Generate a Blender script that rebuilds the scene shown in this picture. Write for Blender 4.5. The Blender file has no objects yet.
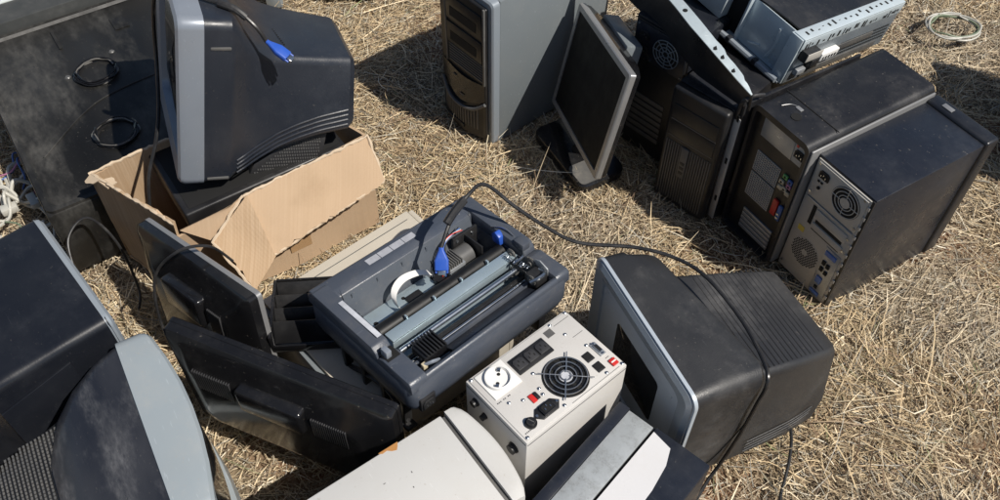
import bpy, bmesh, math, random
import numpy as np
from mathutils import Matrix, Vector, noise
R = math.radians
random.seed(7)
scene = bpy.context.scene
col = scene.collection

# ------------------------------------------------------------------ helpers
def rrect(x0, x1, z0, z1, r, n=5):
    """rounded rectangle, counter-clockwise, 4*(n+1) points"""
    r = max(1e-4, min(r, (x1-x0)/2-1e-4, (z1-z0)/2-1e-4))
    out = []
    for cx, cz, a0 in ((x1-r, z0+r, -90), (x1-r, z1-r, 0), (x0+r, z1-r, 90), (x0+r, z0+r, 180)):
        for i in range(n+1):
            a = R(a0+90*i/n)
            out.append((cx+r*math.cos(a), cz+r*math.sin(a)))
    return out

def smooth_path(pts, k=8):
    P = [Vector(p) for p in pts]
    if len(P) < 3: return P
    out = []
    for i in range(len(P)-1):
        p0 = P[max(i-1, 0)]; p1 = P[i]; p2 = P[i+1]; p3 = P[min(i+2, len(P)-1)]
        for j in range(k):
            t = j/k
            out.append(.5*((2*p1)+(p2-p0)*t+(2*p0-5*p1+4*p2-p3)*t*t+(3*p1-p0-3*p2+p3)*t**3))
    out.append(P[-1])
    return out

SPLIT = {n: n for n in ('support_frame', 'bay_frame', 'plate_flange', 'rail_clip', 'earth_clip', 'indicator_lamp', 'rail_tab', 'foot', 'leg', 'drive_bay', 'spring_wire', 'white_plug', 'thumb_screw', 'pin', 'slot_opening', 'frame_screw', 'port_screw', 'socket_hole', 'end_block', 'floor_hole')}
SPLIT.update(moulded_mark='moulded_mark', bay_seam='bay_seam', panel_hooks='panel_hook', hinge_tabs='hinge_tab', screws='screw', badge_lamps='badge_lamp', latch_slots='latch_slot', port_screws='port_screw', slot_covers='slot_cover', panel_holes='panel_hole', scuff_marks='scuff_mark', front_louvres='front_louvre')

class MB:
    def __init__(s): s.bm = bmesh.new()
    def _take(s, t, M=None):
        if M is not None: t.transform(M)
        me = bpy.data.meshes.new('tmp'); t.to_mesh(me); t.free()
        s.bm.from_mesh(me); bpy.data.meshes.remove(me); return s
    def box(s, x0, x1, y0, y1, z0, z1, b=0, seg=2, M=None):
        t = bmesh.new()
        bmesh.ops.create_cube(t, size=1)
        for v in t.verts:
            v.co = Vector(((x0+x1)/2+v.co.x*(x1-x0), (y0+y1)/2+v.co.y*(y1-y0), (z0+z1)/2+v.co.z*(z1-z0)))
        if b > 0:
            bmesh.ops.bevel(t, geom=list(t.edges), offset=min(b, .49*min(x1-x0, y1-y0, z1-z0)), segments=seg, affect='EDGES', profile=.5)
        return s._take(t, M)
    def prism(s, pts, axis, a, b, bev=0, M=None):
        """polygon in the two other axes extruded along axis from a to b"""
        t = bmesh.new()
        def mk(p, h):
            return {'x': (h, p[0], p[1]), 'y': (p[0], h, p[1]), 'z': (p[0], p[1], h)}[axis]
        A = [t.verts.new(mk(p, a)) for p in pts]; B = [t.verts.new(mk(p, b)) for p in pts]
        n = len(pts)
        t.faces.new(A); t.faces.new(B[::-1])
        for i in range(n): t.faces.new((A[i], B[i], B[(i+1) % n], A[(i+1) % n]))
        bmesh.ops.recalc_face_normals(t, faces=t.faces)
        if bev > 0: bmesh.ops.bevel(t, geom=list(t.edges), offset=bev, segments=2, affect='EDGES', profile=.5)
        return s._take(t, M)
    def loft(s, rings, cap0=True, cap1=True, closed=True, M=None):
        t = bmesh.new()
        V = [[t.verts.new(p) for p in r] for r in rings]
        n = len(V[0])
        for a, b in zip(V, V[1:]):
            for i in range(n if closed else n-1):
                j = (i+1) % n
                t.faces.new((a[i], a[j], b[j], b[i]))
        if cap0: t.faces.new(V[0][::-1])
        if cap1: t.faces.new(V[-1])
        if closed and (cap0 or cap1): bmesh.ops.recalc_face_normals(t, faces=t.faces)
        return s._take(t, M)
    def tube(s, pts, r, seg=8, k=8, M=None, closed=False):
        P = smooth_path(pts, k) if k else [Vector(p) for p in pts]
        rings = []; up = Vector((0, 0, 1))
        n = len(P)
        for i, p in enumerate(P):
            d = (P[min(i+1, n-1)]-P[max(i-1, 0)])
            if d.length < 1e-9: d = Vector((1, 0, 0))
            d.normalize()
            a = up-d*up.dot(d)
            if a.length < .05:
                up = Vector((1, 0, 0)) if abs(d.x) < .8 else Vector((0, 1, 0)); a = up-d*up.dot(d)
            a.normalize(); up = a; c = d.cross(a)
            rr = r(i/(n-1)) if callable(r) else r
            rings.append([p+a*rr*math.cos(2*math.pi*j/seg)+c*rr*math.sin(2*math.pi*j/seg) for j in range(seg)])
        return s.loft(rings, M=M)
    def cyl(s, c, axis, r, h, seg=20, r2=None, M=None):
        """from c along axis by h"""
        ax = {'x': 0, 'y': 1, 'z': 2}[axis]; u, v = [(1, 2), (2, 0), (0, 1)][ax]
        rings = []
        for hh, rr in ((0, r), (h, r if r2 is None else r2)):
            ring = []
            for i in range(seg):
                p = list(c); p[ax] += hh
                p[u] += rr*math.cos(2*math.pi*i/seg); p[v] += rr*math.sin(2*math.pi*i/seg); ring.append(p)
            rings.append(ring)
        return s.loft(rings, M=M)
    def torus(s, c, axis, r, t, seg=28, sub=6, M=None):
        ax = {'x': 0, 'y': 1, 'z': 2}[axis]; u, v = [(1, 2), (2, 0), (0, 1)][ax]
        rings = []
        for i in range(seg+1):
            a = 2*math.pi*i/seg; ring = []
            for j in range(sub):
                b = 2*math.pi*j/sub; p = list(c); rr = r+t*math.cos(b)
                p[u] += rr*math.cos(a); p[v] += rr*math.sin(a); p[ax] += t*math.sin(b); ring.append(p)
            rings.append(ring)
        return s.loft(rings, False, False, M=M)
    def disc(s, c, axis, r, seg=6, rot=0, M=None):
        ax = {'x': 0, 'y': 1, 'z': 2}[axis]; u, v = [(1, 2), (2, 0), (0, 1)][ax]
        t = bmesh.new(); vs = []
        for i in range(seg):
            p = list(c); p[u] += r*math.cos(2*math.pi*i/seg+rot); p[v] += r*math.sin(2*math.pi*i/seg+rot); vs.append(t.verts.new(p))
        t.faces.new(vs); return s._take(t, M)
    def sheet(s, quad, thick, nu=14, nv=6, jit=0.0, bow=0.0, seed=0, ragged=0.0):
        """quad = 4 corners (3D) -> thick, slightly wavy sheet"""
        a, b, c, d = [Vector(q) for q in quad]
        nrm = (b-a).cross(d-a).normalized()
        top = []; bot = []
        for j in range(nv+1):
            v = j/nv; rt = []; rb = []
            for i in range(nu+1):
                u = i/nu
                p = (a*(1-u)+b*u)*(1-v)+(d*(1-u)+c*u)*v
                w = noise.noise(p*9+Vector((seed, 0, 0)))*jit+bow*math.sin(math.pi*u)*math.sin(math.pi*v)
                if ragged and j == nv: p = p+(d-a).normalized()*noise.noise(p*60+Vector((0, seed, 0)))*ragged
                rt.append(p+nrm*(w+thick/2)); rb.append(p+nrm*(w-thick/2))
            top.append(rt); bot.append(rb)
        t = bmesh.new()
        T = [[t.verts.new(p) for p in r] for r in top]; B = [[t.verts.new(p) for p in r] for r in bot]
        for j in range(nv):
            for i in range(nu):
                t.faces.new((T[j][i], T[j][i+1], T[j+1][i+1], T[j+1][i]))
                t.faces.new((B[j][i], B[j+1][i], B[j+1][i+1], B[j][i+1]))
        for i in range(nu):
            t.faces.new((T[0][i], B[0][i], B[0][i+1], T[0][i+1])); t.faces.new((T[nv][i+1], B[nv][i+1], B[nv][i], T[nv][i]))
        for j in range(nv):
            t.faces.new((T[j+1][0], B[j+1][0], B[j][0], T[j][0])); t.faces.new((T[j][nu], B[j][nu], B[j+1][nu], T[j+1][nu]))
        bmesh.ops.recalc_face_normals(t, faces=t.faces)
        return s._take(t)
    def build(s, name, mat, parent=None, sharp=32, smooth=True):
        bm = s.bm
        if name in SPLIT:                                   # each separate piece becomes a part of its own
            seen = set(); groups = []
            for v in bm.verts:
                if v in seen: continue
                st = [v]; seen.add(v); comp = []
                while st:
                    q = st.pop(); comp.append(q)
                    for e in q.link_edges:
                        w = e.other_vert(q)
                        if w not in seen: seen.add(w); st.append(w)
                lo = [min(q.co[i] for q in comp)-.0006 for i in range(3)]; hi = [max(q.co[i] for q in comp)+.0006 for i in range(3)]
                g = [lo, hi, comp]
                while True:                                 # join pieces that touch
                    hit = next((h for h in groups if all(h[0][i] <= g[1][i] and h[1][i] >= g[0][i] for i in range(3))), None)
                    if hit is None: break
                    groups.remove(hit)
                    g = [[min(a, b) for a, b in zip(g[0], hit[0])], [max(a, b) for a, b in zip(g[1], hit[1])], g[2]+hit[2]]
                groups.append(g)
            if len(groups) > 1:
                out = None
                for g in groups:
                    keep = set(g[2]); c = bm.copy(); bm.verts.index_update(); ids = {q.index for q in keep}
                    c.verts.ensure_lookup_table()
                    bmesh.ops.delete(c, geom=[c.verts[i] for i in range(len(c.verts)) if i not in ids], context='VERTS')
                    t = MB(); t.bm.free(); t.bm = c; out = t._finish(SPLIT[name], mat, parent, sharp, smooth)
                bm.free(); return out
            name = SPLIT[name]
        return s._finish(name, mat, parent, sharp, smooth)
    def _finish(s, name, mat, parent, sharp, smooth):
        bm = s.bm
        if smooth:
            for f in bm.faces: f.smooth = True
            for e in bm.edges:
                if len(e.link_faces) == 2 and e.calc_face_angle(0) > R(sharp): e.smooth = False
        me = bpy.data.meshes.new(name); bm.to_mesh(me); bm.free()
        me.materials.append(mat)
        o = bpy.data.objects.new(name, me); col.objects.link(o)
        if parent is not None: o.parent = parent
        return o

def tag(o, label=None, cat=None, group=None, kind=None):
    if label: o['label'] = label
    if cat: o['category'] = cat
    if group: o['group'] = group
    if kind: o['kind'] = kind
    return o

def thing(name, label, cat, pos=(0, 0, 0), yaw=0, tx=0, ty=0, group=None):
    o = bpy.data.objects.new(name, None); o.empty_display_size = .05
    col.objects.link(o)
    M = Matrix.Rotation(R(yaw), 4, 'Z') @ Matrix.Rotation(R(tx), 4, 'X') @ Matrix.Rotation(R(ty), 4, 'Y')
    o.matrix_basis = Matrix.Translation(pos) @ M
    return tag(o, label, cat, group)

# ------------------------------------------------------------------ materials
def mat(name, base, rough=.5, metal=0.0, dust=None, dust_amt=.35, dust_scale=9, grain=0.0, grain_scale=300,
        scratch=0.0, spec=.5, coat=0.0, rvar=.12, speck=0.0, stretch=(1, 1, 1), edge=.46, sharp=.22):
    m = bpy.data.materials.new(name); m.use_nodes = True
    nt = m.node_tree; N = nt.nodes; Lk = nt.links
    b = N['Principled BSDF']
    b.inputs['Base Color'].default_value = (*base, 1)
    b.inputs['Roughness'].default_value = rough
    b.inputs['Metallic'].default_value = metal
    b.inputs['Specular IOR Level'].default_value = spec
    b.inputs['Coat Weight'].default_value = coat
    tc = N.new('ShaderNodeTexCoord'); mp = N.new('ShaderNodeMapping'); Lk.new(tc.outputs['Object'], mp.inputs['Vector'])
    mp.inputs['Scale'].default_value = stretch
    cur = None
    def ns(scale, detail=5, rgh=.6, src=mp):
        n = N.new('ShaderNodeTexNoise'); n.inputs['Scale'].default_value = scale; n.inputs['Detail'].default_value = detail
        n.inputs['Roughness'].default_value = rgh; Lk.new(src.outputs['Vector'], n.inputs['Vector']); return n
    def ramp(src, lo, hi):
        r = N.new('ShaderNodeMapRange'); r.inputs['From Min'].default_value = lo; r.inputs['From Max'].default_value = hi
        Lk.new(src, r.inputs['Value']); return r
    def mixc(fac, a, c):
        x = N.new('ShaderNodeMix'); x.data_type = 'RGBA'
        Lk.new(fac, x.inputs['Factor'])
        if a is None: x.inputs['A'].default_value = (*base, 1)
        else: Lk.new(a, x.inputs['A'])
        x.inputs['B'].default_value = (*c, 1); return x.outputs['Result']
    def scale(fac, k):
        x = N.new('ShaderNodeMath'); x.operation = 'MULTIPLY'; Lk.new(fac, x.inputs[0]); x.inputs[1].default_value = k; return x.outputs[0]
    rg = None
    if dust:
        n1 = ns(dust_scale, 7, .62); r1 = ramp(n1.outputs['Fac'], edge, edge+sharp)
        n2 = ns(dust_scale*6, 4, .7); r2 = ramp(n2.outputs['Fac'], .3, .75)
        mu = N.new('ShaderNodeMath'); mu.operation = 'MULTIPLY'; Lk.new(r1.outputs[0], mu.inputs[0]); Lk.new(r2.outputs[0], mu.inputs[1])
        cur = mixc(scale(mu.outputs[0], dust_amt), cur, dust); rg = mu.outputs[0]
        n3 = ns(dust_scale*.6, 3, .5); r3 = ramp(n3.outputs['Fac'], .35, .75)
        cur = mixc(scale(r3.outputs[0], dust_amt*.25), cur, dust)
    if speck:
        n4 = ns(160, 2, .5); r4 = ramp(n4.outputs['Fac'], .70, .76)
        cur = mixc(scale(r4.outputs[0], speck), cur, (.35, .31, .25))
    if scratch:
        mp2 = N.new('ShaderNodeMapping'); Lk.new(tc.outputs['Object'], mp2.inputs['Vector'])
        mp2.inputs['Scale'].default_value = (9, 70, 30); mp2.inputs['Rotation'].default_value = (.3, .2, .7)
        n5 = ns(4, 2, .5, mp2); r5 = ramp(n5.outputs['Fac'], .69, .74)
        cur = mixc(scale(r5.outputs[0], scratch), cur, tuple(min(1, c*2+.16) for c in base))
    if cur is not None: Lk.new(cur, b.inputs['Base Color'])
    if rvar:
        n6 = ns(dust_scale*1.7, 4); r6 = N.new('ShaderNodeMapRange')
        r6.inputs['To Min'].default_value = max(.03, rough-rvar); r6.inputs['To Max'].default_value = min(1, rough+rvar)
        r6.inputs['From Min'].default_value = .3; r6.inputs['From Max'].default_value = .7
        Lk.new(n6.outputs['Fac'], r6.inputs['Value']); src = r6.outputs[0]
        if rg is not None:
            ad = N.new('ShaderNodeMath'); ad.operation = 'MULTIPLY_ADD'; Lk.new(rg, ad.inputs[0]); ad.inputs[1].default_value = .35*dust_amt; Lk.new(src, ad.inputs[2]); src = ad.outputs[0]
        Lk.new(src, b.inputs['Roughness'])
    if grain:
        n7 = ns(grain_scale, 3); bp = N.new('ShaderNodeBump'); bp.inputs['Strength'].default_value = grain; bp.inputs['Distance'].default_value = .001
        Lk.new(n7.outputs['Fac'], bp.inputs['Height']); Lk.new(bp.outputs['Normal'], b.inputs['Normal'])
    return m

DUST = (.155, .148, .14)
M = {}
M['dark_shell'] = mat('dark_monitor_plastic', (.017, .0205, .029), .36, dust=(.14, .15, .165), dust_amt=.13, dust_scale=7, grain=.25, scratch=.06, speck=.12)
M['brown_shell'] = mat('charcoal_monitor_plastic', (.019, .0195, .0215), .45, dust=(.165, .16, .155), dust_amt=.60, dust_scale=5, grain=.35, scratch=.06, speck=.15)
M['navy_shell'] = mat('navy_black_plastic', (.009, .0105, .015), .34, dust=(.11, .115, .125), dust_amt=.2, dust_scale=6, grain=.12, scratch=.06, speck=.07)
M['smear_shell'] = mat('smeared_black_plastic', (.018, .020, .027), .30, dust=(.17, .17, .175), dust_amt=.7, dust_scale=8, grain=.08, scratch=.05, speck=.2, stretch=(1, 2.6, 1))
M['silver_blue'] = mat('blue_silver_paint', (.25, .28, .325), .38, metal=.25, dust=(.3, .28, .25), dust_amt=.22, dust_scale=8, scratch=.15)
M['silver_grey'] = mat('grey_silver_paint', (.25, .285, .32), .36, metal=.1, dust=(.3, .28, .25), dust_amt=.25, dust_scale=8, scratch=.2, speck=.2)
M['pale_grey'] = mat('pale_grey_plastic', (.27, .31, .335), .40, dust=(.4, .38, .34), dust_amt=.35, dust_scale=10, speck=.3, scratch=.15)
M['lit_trim'] = mat('sunlit_silver_trim', (.42, .47, .52), .36, metal=.1, dust=(.3, .28, .25), dust_amt=.2)  # bezel silver made paler to paint in its sunlit edge
M['silver_shaded'] = mat('shade_toned_silver', (.27, .305, .34), .36, metal=.2, dust=(.25, .24, .22), dust_amt=.25, dust_scale=8)  # same bezel silver, toned down for the shade on its front face
M['hose_highlight'] = mat('highlight_toned_hose', (.13, .125, .115), .3, dust=DUST, dust_amt=.4, dust_scale=30)  # pale tone on some loops paints in the highlights of the black coil
M['dull_zinc'] = mat('dull_zinc_wall', (.22, .25, .275), .4, metal=.3, dust=(.14, .14, .13), dust_amt=.4, dust_scale=20, scratch=.2)
M['screen'] = mat('dark_glass_tube', (.010, .011, .013), .08, dust=DUST, dust_amt=.18, dust_scale=8, spec=.6, rvar=.04)
M['lcd_glass'] = mat('matt_screen_panel', (.008, .008, .008), .55, dust=DUST, dust_amt=.05, dust_scale=9, spec=.15)
M['frame_silver'] = mat('silver_frame', (.36, .36, .36), .34, metal=.55, dust=DUST, dust_amt=.25, scratch=.2)
M['gloss_black'] = mat('glossy_black_plastic', (.008, .008, .009), .16, dust=DUST, dust_amt=.12, dust_scale=9, scratch=.1, rvar=.07, speck=.2)
M['black'] = mat('black_plastic', (.011, .011, .012), .42, dust=DUST, dust_amt=.15, dust_scale=11, grain=.2)
M['tower_black'] = mat('black_case_paint', (.010, .0105, .013), .34, dust=(.15, .14, .13), dust_amt=.30, dust_scale=8, scratch=.08, speck=.3, grain=.2)
M['tower_blue'] = mat('blue_black_case_paint', (.012, .0145, .022), .32, dust=(.12, .13, .15), dust_amt=.15, dust_scale=9, scratch=.08, speck=.25, grain=.15)
M['hole'] = mat('dark_opening', (.004, .004, .004), .8, rvar=0)
M['case_grey'] = mat('grey_blue_case_paint', (.165, .187, .20), .42, dust=(.26, .25, .22), dust_amt=.2, dust_scale=9, scratch=.3, speck=.25, grain=.15)
M['rear_beige'] = mat('dull_zinc_sheet', (.48, .455, .41), .48, metal=.05, dust=(.2, .17, .13), dust_amt=.35, dust_scale=14, scratch=.3)
M['zinc'] = mat('zinc_sheet', (.40, .42, .44), .36, metal=.5, dust=(.25, .22, .18), dust_amt=.25, dust_scale=12, scratch=.3)
M['bright_zinc'] = mat('bright_zinc_sheet', (.56, .64, .68), .33, metal=.25, dust=(.3, .3, .28), dust_amt=.25, dust_scale=10, scratch=.3)
M['wire'] = mat('chrome_wire', (.55, .55, .55), .22, metal=.9, rvar=.08)
M['galv'] = mat('galvanised_strip', (.36, .385, .40), .45, metal=.15, dust=(.16, .165, .165), dust_amt=.8, dust_scale=45, scratch=.1, edge=.44, sharp=.16)
M['white_label'] = mat('white_label_film', (.64, .635, .64), .35, dust=(.5, .47, .42), dust_amt=.25, dust_scale=12)
M['beige'] = mat('ivory_case_paint', (.555, .55, .53), .42, dust=(.40, .34, .26), dust_amt=.22, dust_scale=7, speck=.35, scratch=.12)
M['old_beige'] = mat('yellowed_ivory_plastic', (.58, .53, .44), .45, dust=(.34, .28, .2), dust_amt=.32, dust_scale=8, speck=.4)
M['ups_white'] = mat('ups_ivory_paint', (.56, .545, .52), .44, dust=(.42, .35, .27), dust_amt=.24, dust_scale=10, speck=.35, grain=.3, grain_scale=500)
M['pure_white'] = mat('white_plastic', (.78, .77, .74), .35, dust=(.5, .45, .38), dust_amt=.15)
M['printer'] = mat('slate_printer_plastic', (.052, .063, .085), .38, dust=(.22, .20, .17), dust_amt=.22, dust_scale=9, scratch=.2, speck=.3, grain=.35, grain_scale=420)
M['printer_in'] = mat('slate_inner_plastic', (.075, .088, .108), .40, dust=(.24, .22, .19), dust_amt=.3, dust_scale=12, speck=.3)
M['rail'] = mat('zinc_blue_rail', (.45, .55, .60), .30, metal=.55, dust=(.3, .28, .24), dust_amt=.25, dust_scale=14, scratch=.25)
M['steel'] = mat('steel_rod', (.50, .53, .56), .22, metal=.95, rvar=.06)
M['rubber'] = mat('rubber_roller', (.004, .004, .004), .42, dust=DUST, dust_amt=.06, dust_scale=14)
M['blue'] = mat('blue_connector_plastic', (.022, .085, .42), .35, dust=(.2, .25, .4), dust_amt=.2, dust_scale=30)
M['cable'] = mat('black_cable_sheath', (.012, .012, .013), .36, dust=DUST, dust_amt=.3, dust_scale=20)
M['red'] = mat('red_plastic', (.55, .03, .025), .3)
M['yellow'] = mat('yellow_sticker', (.62, .46, .05), .45, dust=(.3, .25, .1), dust_amt=.5, dust_scale=60)
M['green'] = mat('green_jack', (.16, .42, .14), .4)
M['pink'] = mat('pink_jack', (.50, .20, .34), .4)
M['jackblue'] = mat('blue_jack', (.08, .16, .42), .4)
M['cream'] = mat('cream_jack', (.55, .48, .34), .4)
M['label_grey'] = mat('silver_sticker', (.60, .62, .66), .35, metal=.1, dust=(.25, .25, .26), dust_amt=.6, dust_scale=50, edge=.42)
M['label_dull'] = mat('rubbed_sticker', (.38, .39, .42), .35, dust=(.2, .2, .21), dust_amt=.7, dust_scale=70, edge=.42)
M['ink'] = mat('dark_print', (.06, .06, .065), .5, rvar=0)
M['dirty_black'] = mat('dust_caked_black_board', (.007, .007, .007), .42, dust=(.088, .085, .078), dust_amt=1.0, dust_scale=3.4, scratch=.10, speck=.3, edge=.45, sharp=.16, spec=.35, stretch=(1.9, .8, 1))
M['orange'] = mat('rust_stain', (.42, .20, .06), .7)
M['white_wire'] = mat('white_cable_sheath', (.50, .49, .44), .42, dust=(.3, .26, .2), dust_amt=.4, dust_scale=40)
M['green_wire'] = mat('green_cable_sheath', (.16, .20, .13), .45)
M['vent_dark'] = mat('charcoal_vent_plastic', (.03, .03, .032), .4, dust=DUST, dust_amt=.3, dust_scale=14)
M['vent_grey'] = mat('grey_vent_plastic', (.085, .085, .085), .42, dust=(.26, .24, .2), dust_amt=.5, dust_scale=14)

def cardboard_mat(name, base, axis, lines=.16):
    m = mat(name, base, .85, dust=(.30, .22, .14), dust_amt=.35, dust_scale=7, spec=.15, rvar=.05)
    nt = m.node_tree; N = nt.nodes; Lk = nt.links; b = N['Principled BSDF']
    tc = N.new('ShaderNodeTexCoord'); mp = N.new('ShaderNodeMapping'); Lk.new(tc.outputs['Object'], mp.inputs['Vector'])
    mp.inputs['Rotation'].default_value = axis
    w = N.new('ShaderNodeTexWave'); w.inputs['Scale'].default_value = 45; w.inputs['Distortion'].default_value = 1.2; w.inputs['Detail'].default_value = 2
    Lk.new(mp.outputs['Vector'], w.inputs['Vector'])
    n = N.new('ShaderNodeTexNoise'); n.inputs['Scale'].default_value = 18; n.inputs['Detail'].default_value = 5; Lk.new(mp.outputs['Vector'], n.inputs['Vector'])
    ad = N.new('ShaderNodeMath'); ad.operation = 'MULTIPLY_ADD'; Lk.new(n.outputs['Fac'], ad.inputs[0]); ad.inputs[1].default_value = 2.0; Lk.new(w.outputs['Fac'], ad.inputs[2])
    bp = N.new('ShaderNodeBump'); bp.inputs['Strength'].default_value = .10; bp.inputs['Distance'].default_value = .002
    Lk.new(ad.outputs[0], bp.inputs['Height']); Lk.new(bp.outputs['Normal'], b.inputs['Normal'])
    # faded flute lines, creases and damp stains in the paper itself
    src = b.inputs['Base Color'].links[0].from_socket
    mp3 = N.new('ShaderNodeMapping'); Lk.new(tc.outputs['Object'], mp3.inputs['Vector']); mp3.inputs['Rotation'].default_value = axis; mp3.inputs['Scale'].default_value = (170, 2, 2)
    n3 = N.new('ShaderNodeTexNoise'); n3.inputs['Scale'].default_value = 1.6; n3.inputs['Detail'].default_value = 4; Lk.new(mp3.outputs['Vector'], n3.inputs['Vector'])
    r3 = N.new('ShaderNodeMapRange'); r3.inputs['From Min'].default_value = .42; r3.inputs['From Max'].default_value = .72; r3.inputs['To Max'].default_value = lines; Lk.new(n3.outputs['Fac'], r3.inputs['Value'])
    mx = N.new('ShaderNodeMix'); mx.data_type = 'RGBA'; Lk.new(r3.outputs[0], mx.inputs['Factor']); Lk.new(src, mx.inputs['A']); mx.inputs['B'].default_value = (.56, .43, .30, 1)
    n4 = N.new('ShaderNodeTexNoise'); n4.inputs['Scale'].default_value = 7; n4.inputs['Detail'].default_value = 6; Lk.new(tc.outputs['Object'], n4.inputs['Vector'])
    r4 = N.new('ShaderNodeMapRange'); r4.inputs['From Min'].default_value = .55; r4.inputs['From Max'].default_value = .68; r4.inputs['To Max'].default_value = .22; Lk.new(n4.outputs['Fac'], r4.inputs['Value'])
    m2 = N.new('ShaderNodeMix'); m2.data_type = 'RGBA'; Lk.new(r4.outputs[0], m2.inputs['Factor']); Lk.new(mx.outputs['Result'], m2.inputs['A']); m2.inputs['B'].default_value = (.27, .18, .105, 1)
    Lk.new(m2.outputs['Result'], b.inputs['Base Color'])
    return m
M['card'] = cardboard_mat('corrugated_cardboard', (.44, .315, .205), (0, 0, R(35)))
M['card2'] = cardboard_mat('scuffed_cardboard', (.40, .28, .175), (0, 0, R(-55)), .42)
M['card_core'] = mat('torn_paper_core', (.56, .45, .33), .9, dust=(.4, .3, .2), dust_amt=.6, dust_scale=60, spec=.1)

# ------------------------------------------------------------------ ground and straw
def ground_h(x, y):
    return -.012+.012*noise.noise(Vector((x*2.1, y*2.1, 0)))+.008*noise.noise(Vector((x*6, y*6, 3)))-.006
def make_ground():
    t = bmesh.new()
    xs = list(np.linspace(-2.6, 2.6, 131)); ys = list(np.linspace(.2, 4.2, 101))
    xs = [-40, -15, -6]+xs+[6, 15, 40]; ys = [-30, -10, -3]+ys+[8, 20, 60]
    V = [[t.verts.new((x, y, ground_h(x, y)-.004)) for x in xs] for y in ys]
    for j in range(len(ys)-1):
        for i in range(len(xs)-1): t.faces.new((V[j][i], V[j][i+1], V[j+1][i+1], V[j+1][i]))
    for f in t.faces: f.smooth = True
    me = bpy.data.meshes.new('ground'); t.to_mesh(me); t.free()
    m = bpy.data.materials.new('dry_soil'); m.use_nodes = True
    nt = m.node_tree; N = nt.nodes; Lk = nt.links; b = N['Principled BSDF']; b.inputs['Roughness'].default_value = .95; b.inputs['Specular IOR Level'].default_value = .1
    tc = N.new('ShaderNodeTexCoord')
    def ns(s, d=6):
        n = N.new('ShaderNodeTexNoise'); n.inputs['Scale'].default_value = s; n.inputs['Detail'].default_value = d; Lk.new(tc.outputs['Object'], n.inputs['Vector']); return n
    n1 = ns(3); r = N.new('ShaderNodeValToRGB'); Lk.new(n1.outputs['Fac'], r.inputs['Fac'])
    e = r.color_ramp.elements; e[0].position = .35; e[0].color = (.17, .125, .085, 1); e[1].position = .66; e[1].color = (.31, .155, .085, 1)
    x = e.new(.5); x.color = (.26, .20, .13, 1)
    n2 = ns(55, 8); mx = N.new('ShaderNodeMix'); mx.data_type = 'RGBA'; mx.blend_type = 'MULTIPLY'; mx.inputs['Factor'].default_value = .9
    Lk.new(r.outputs['Color'], mx.inputs['A']); sr = N.new('ShaderNodeMapRange'); sr.inputs['From Min'].default_value = .3; sr.inputs['From Max'].default_value = .7; sr.inputs['To Min'].default_value = .35; sr.inputs['To Max'].default_value = 1.1; Lk.new(n2.outputs['Fac'], sr.inputs['Value']); Lk.new(sr.outputs[0], mx.inputs['B']); Lk.new(mx.outputs['Result'], b.inputs['Base Color'])
    bp = N.new('ShaderNodeBump'); bp.inputs['Strength'].default_value = .9; bp.inputs['Distance'].default_value = .012; Lk.new(n2.outputs['Fac'], bp.inputs['Height']); Lk.new(bp.outputs['Normal'], b.inputs['Normal'])
    me.materials.append(m)
    o = bpy.data.objects.new('ground', me); col.objects.link(o); o['kind'] = 'structure'; o['label'] = 'dry reddish brown soil under cut straw'
make_ground()

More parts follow.
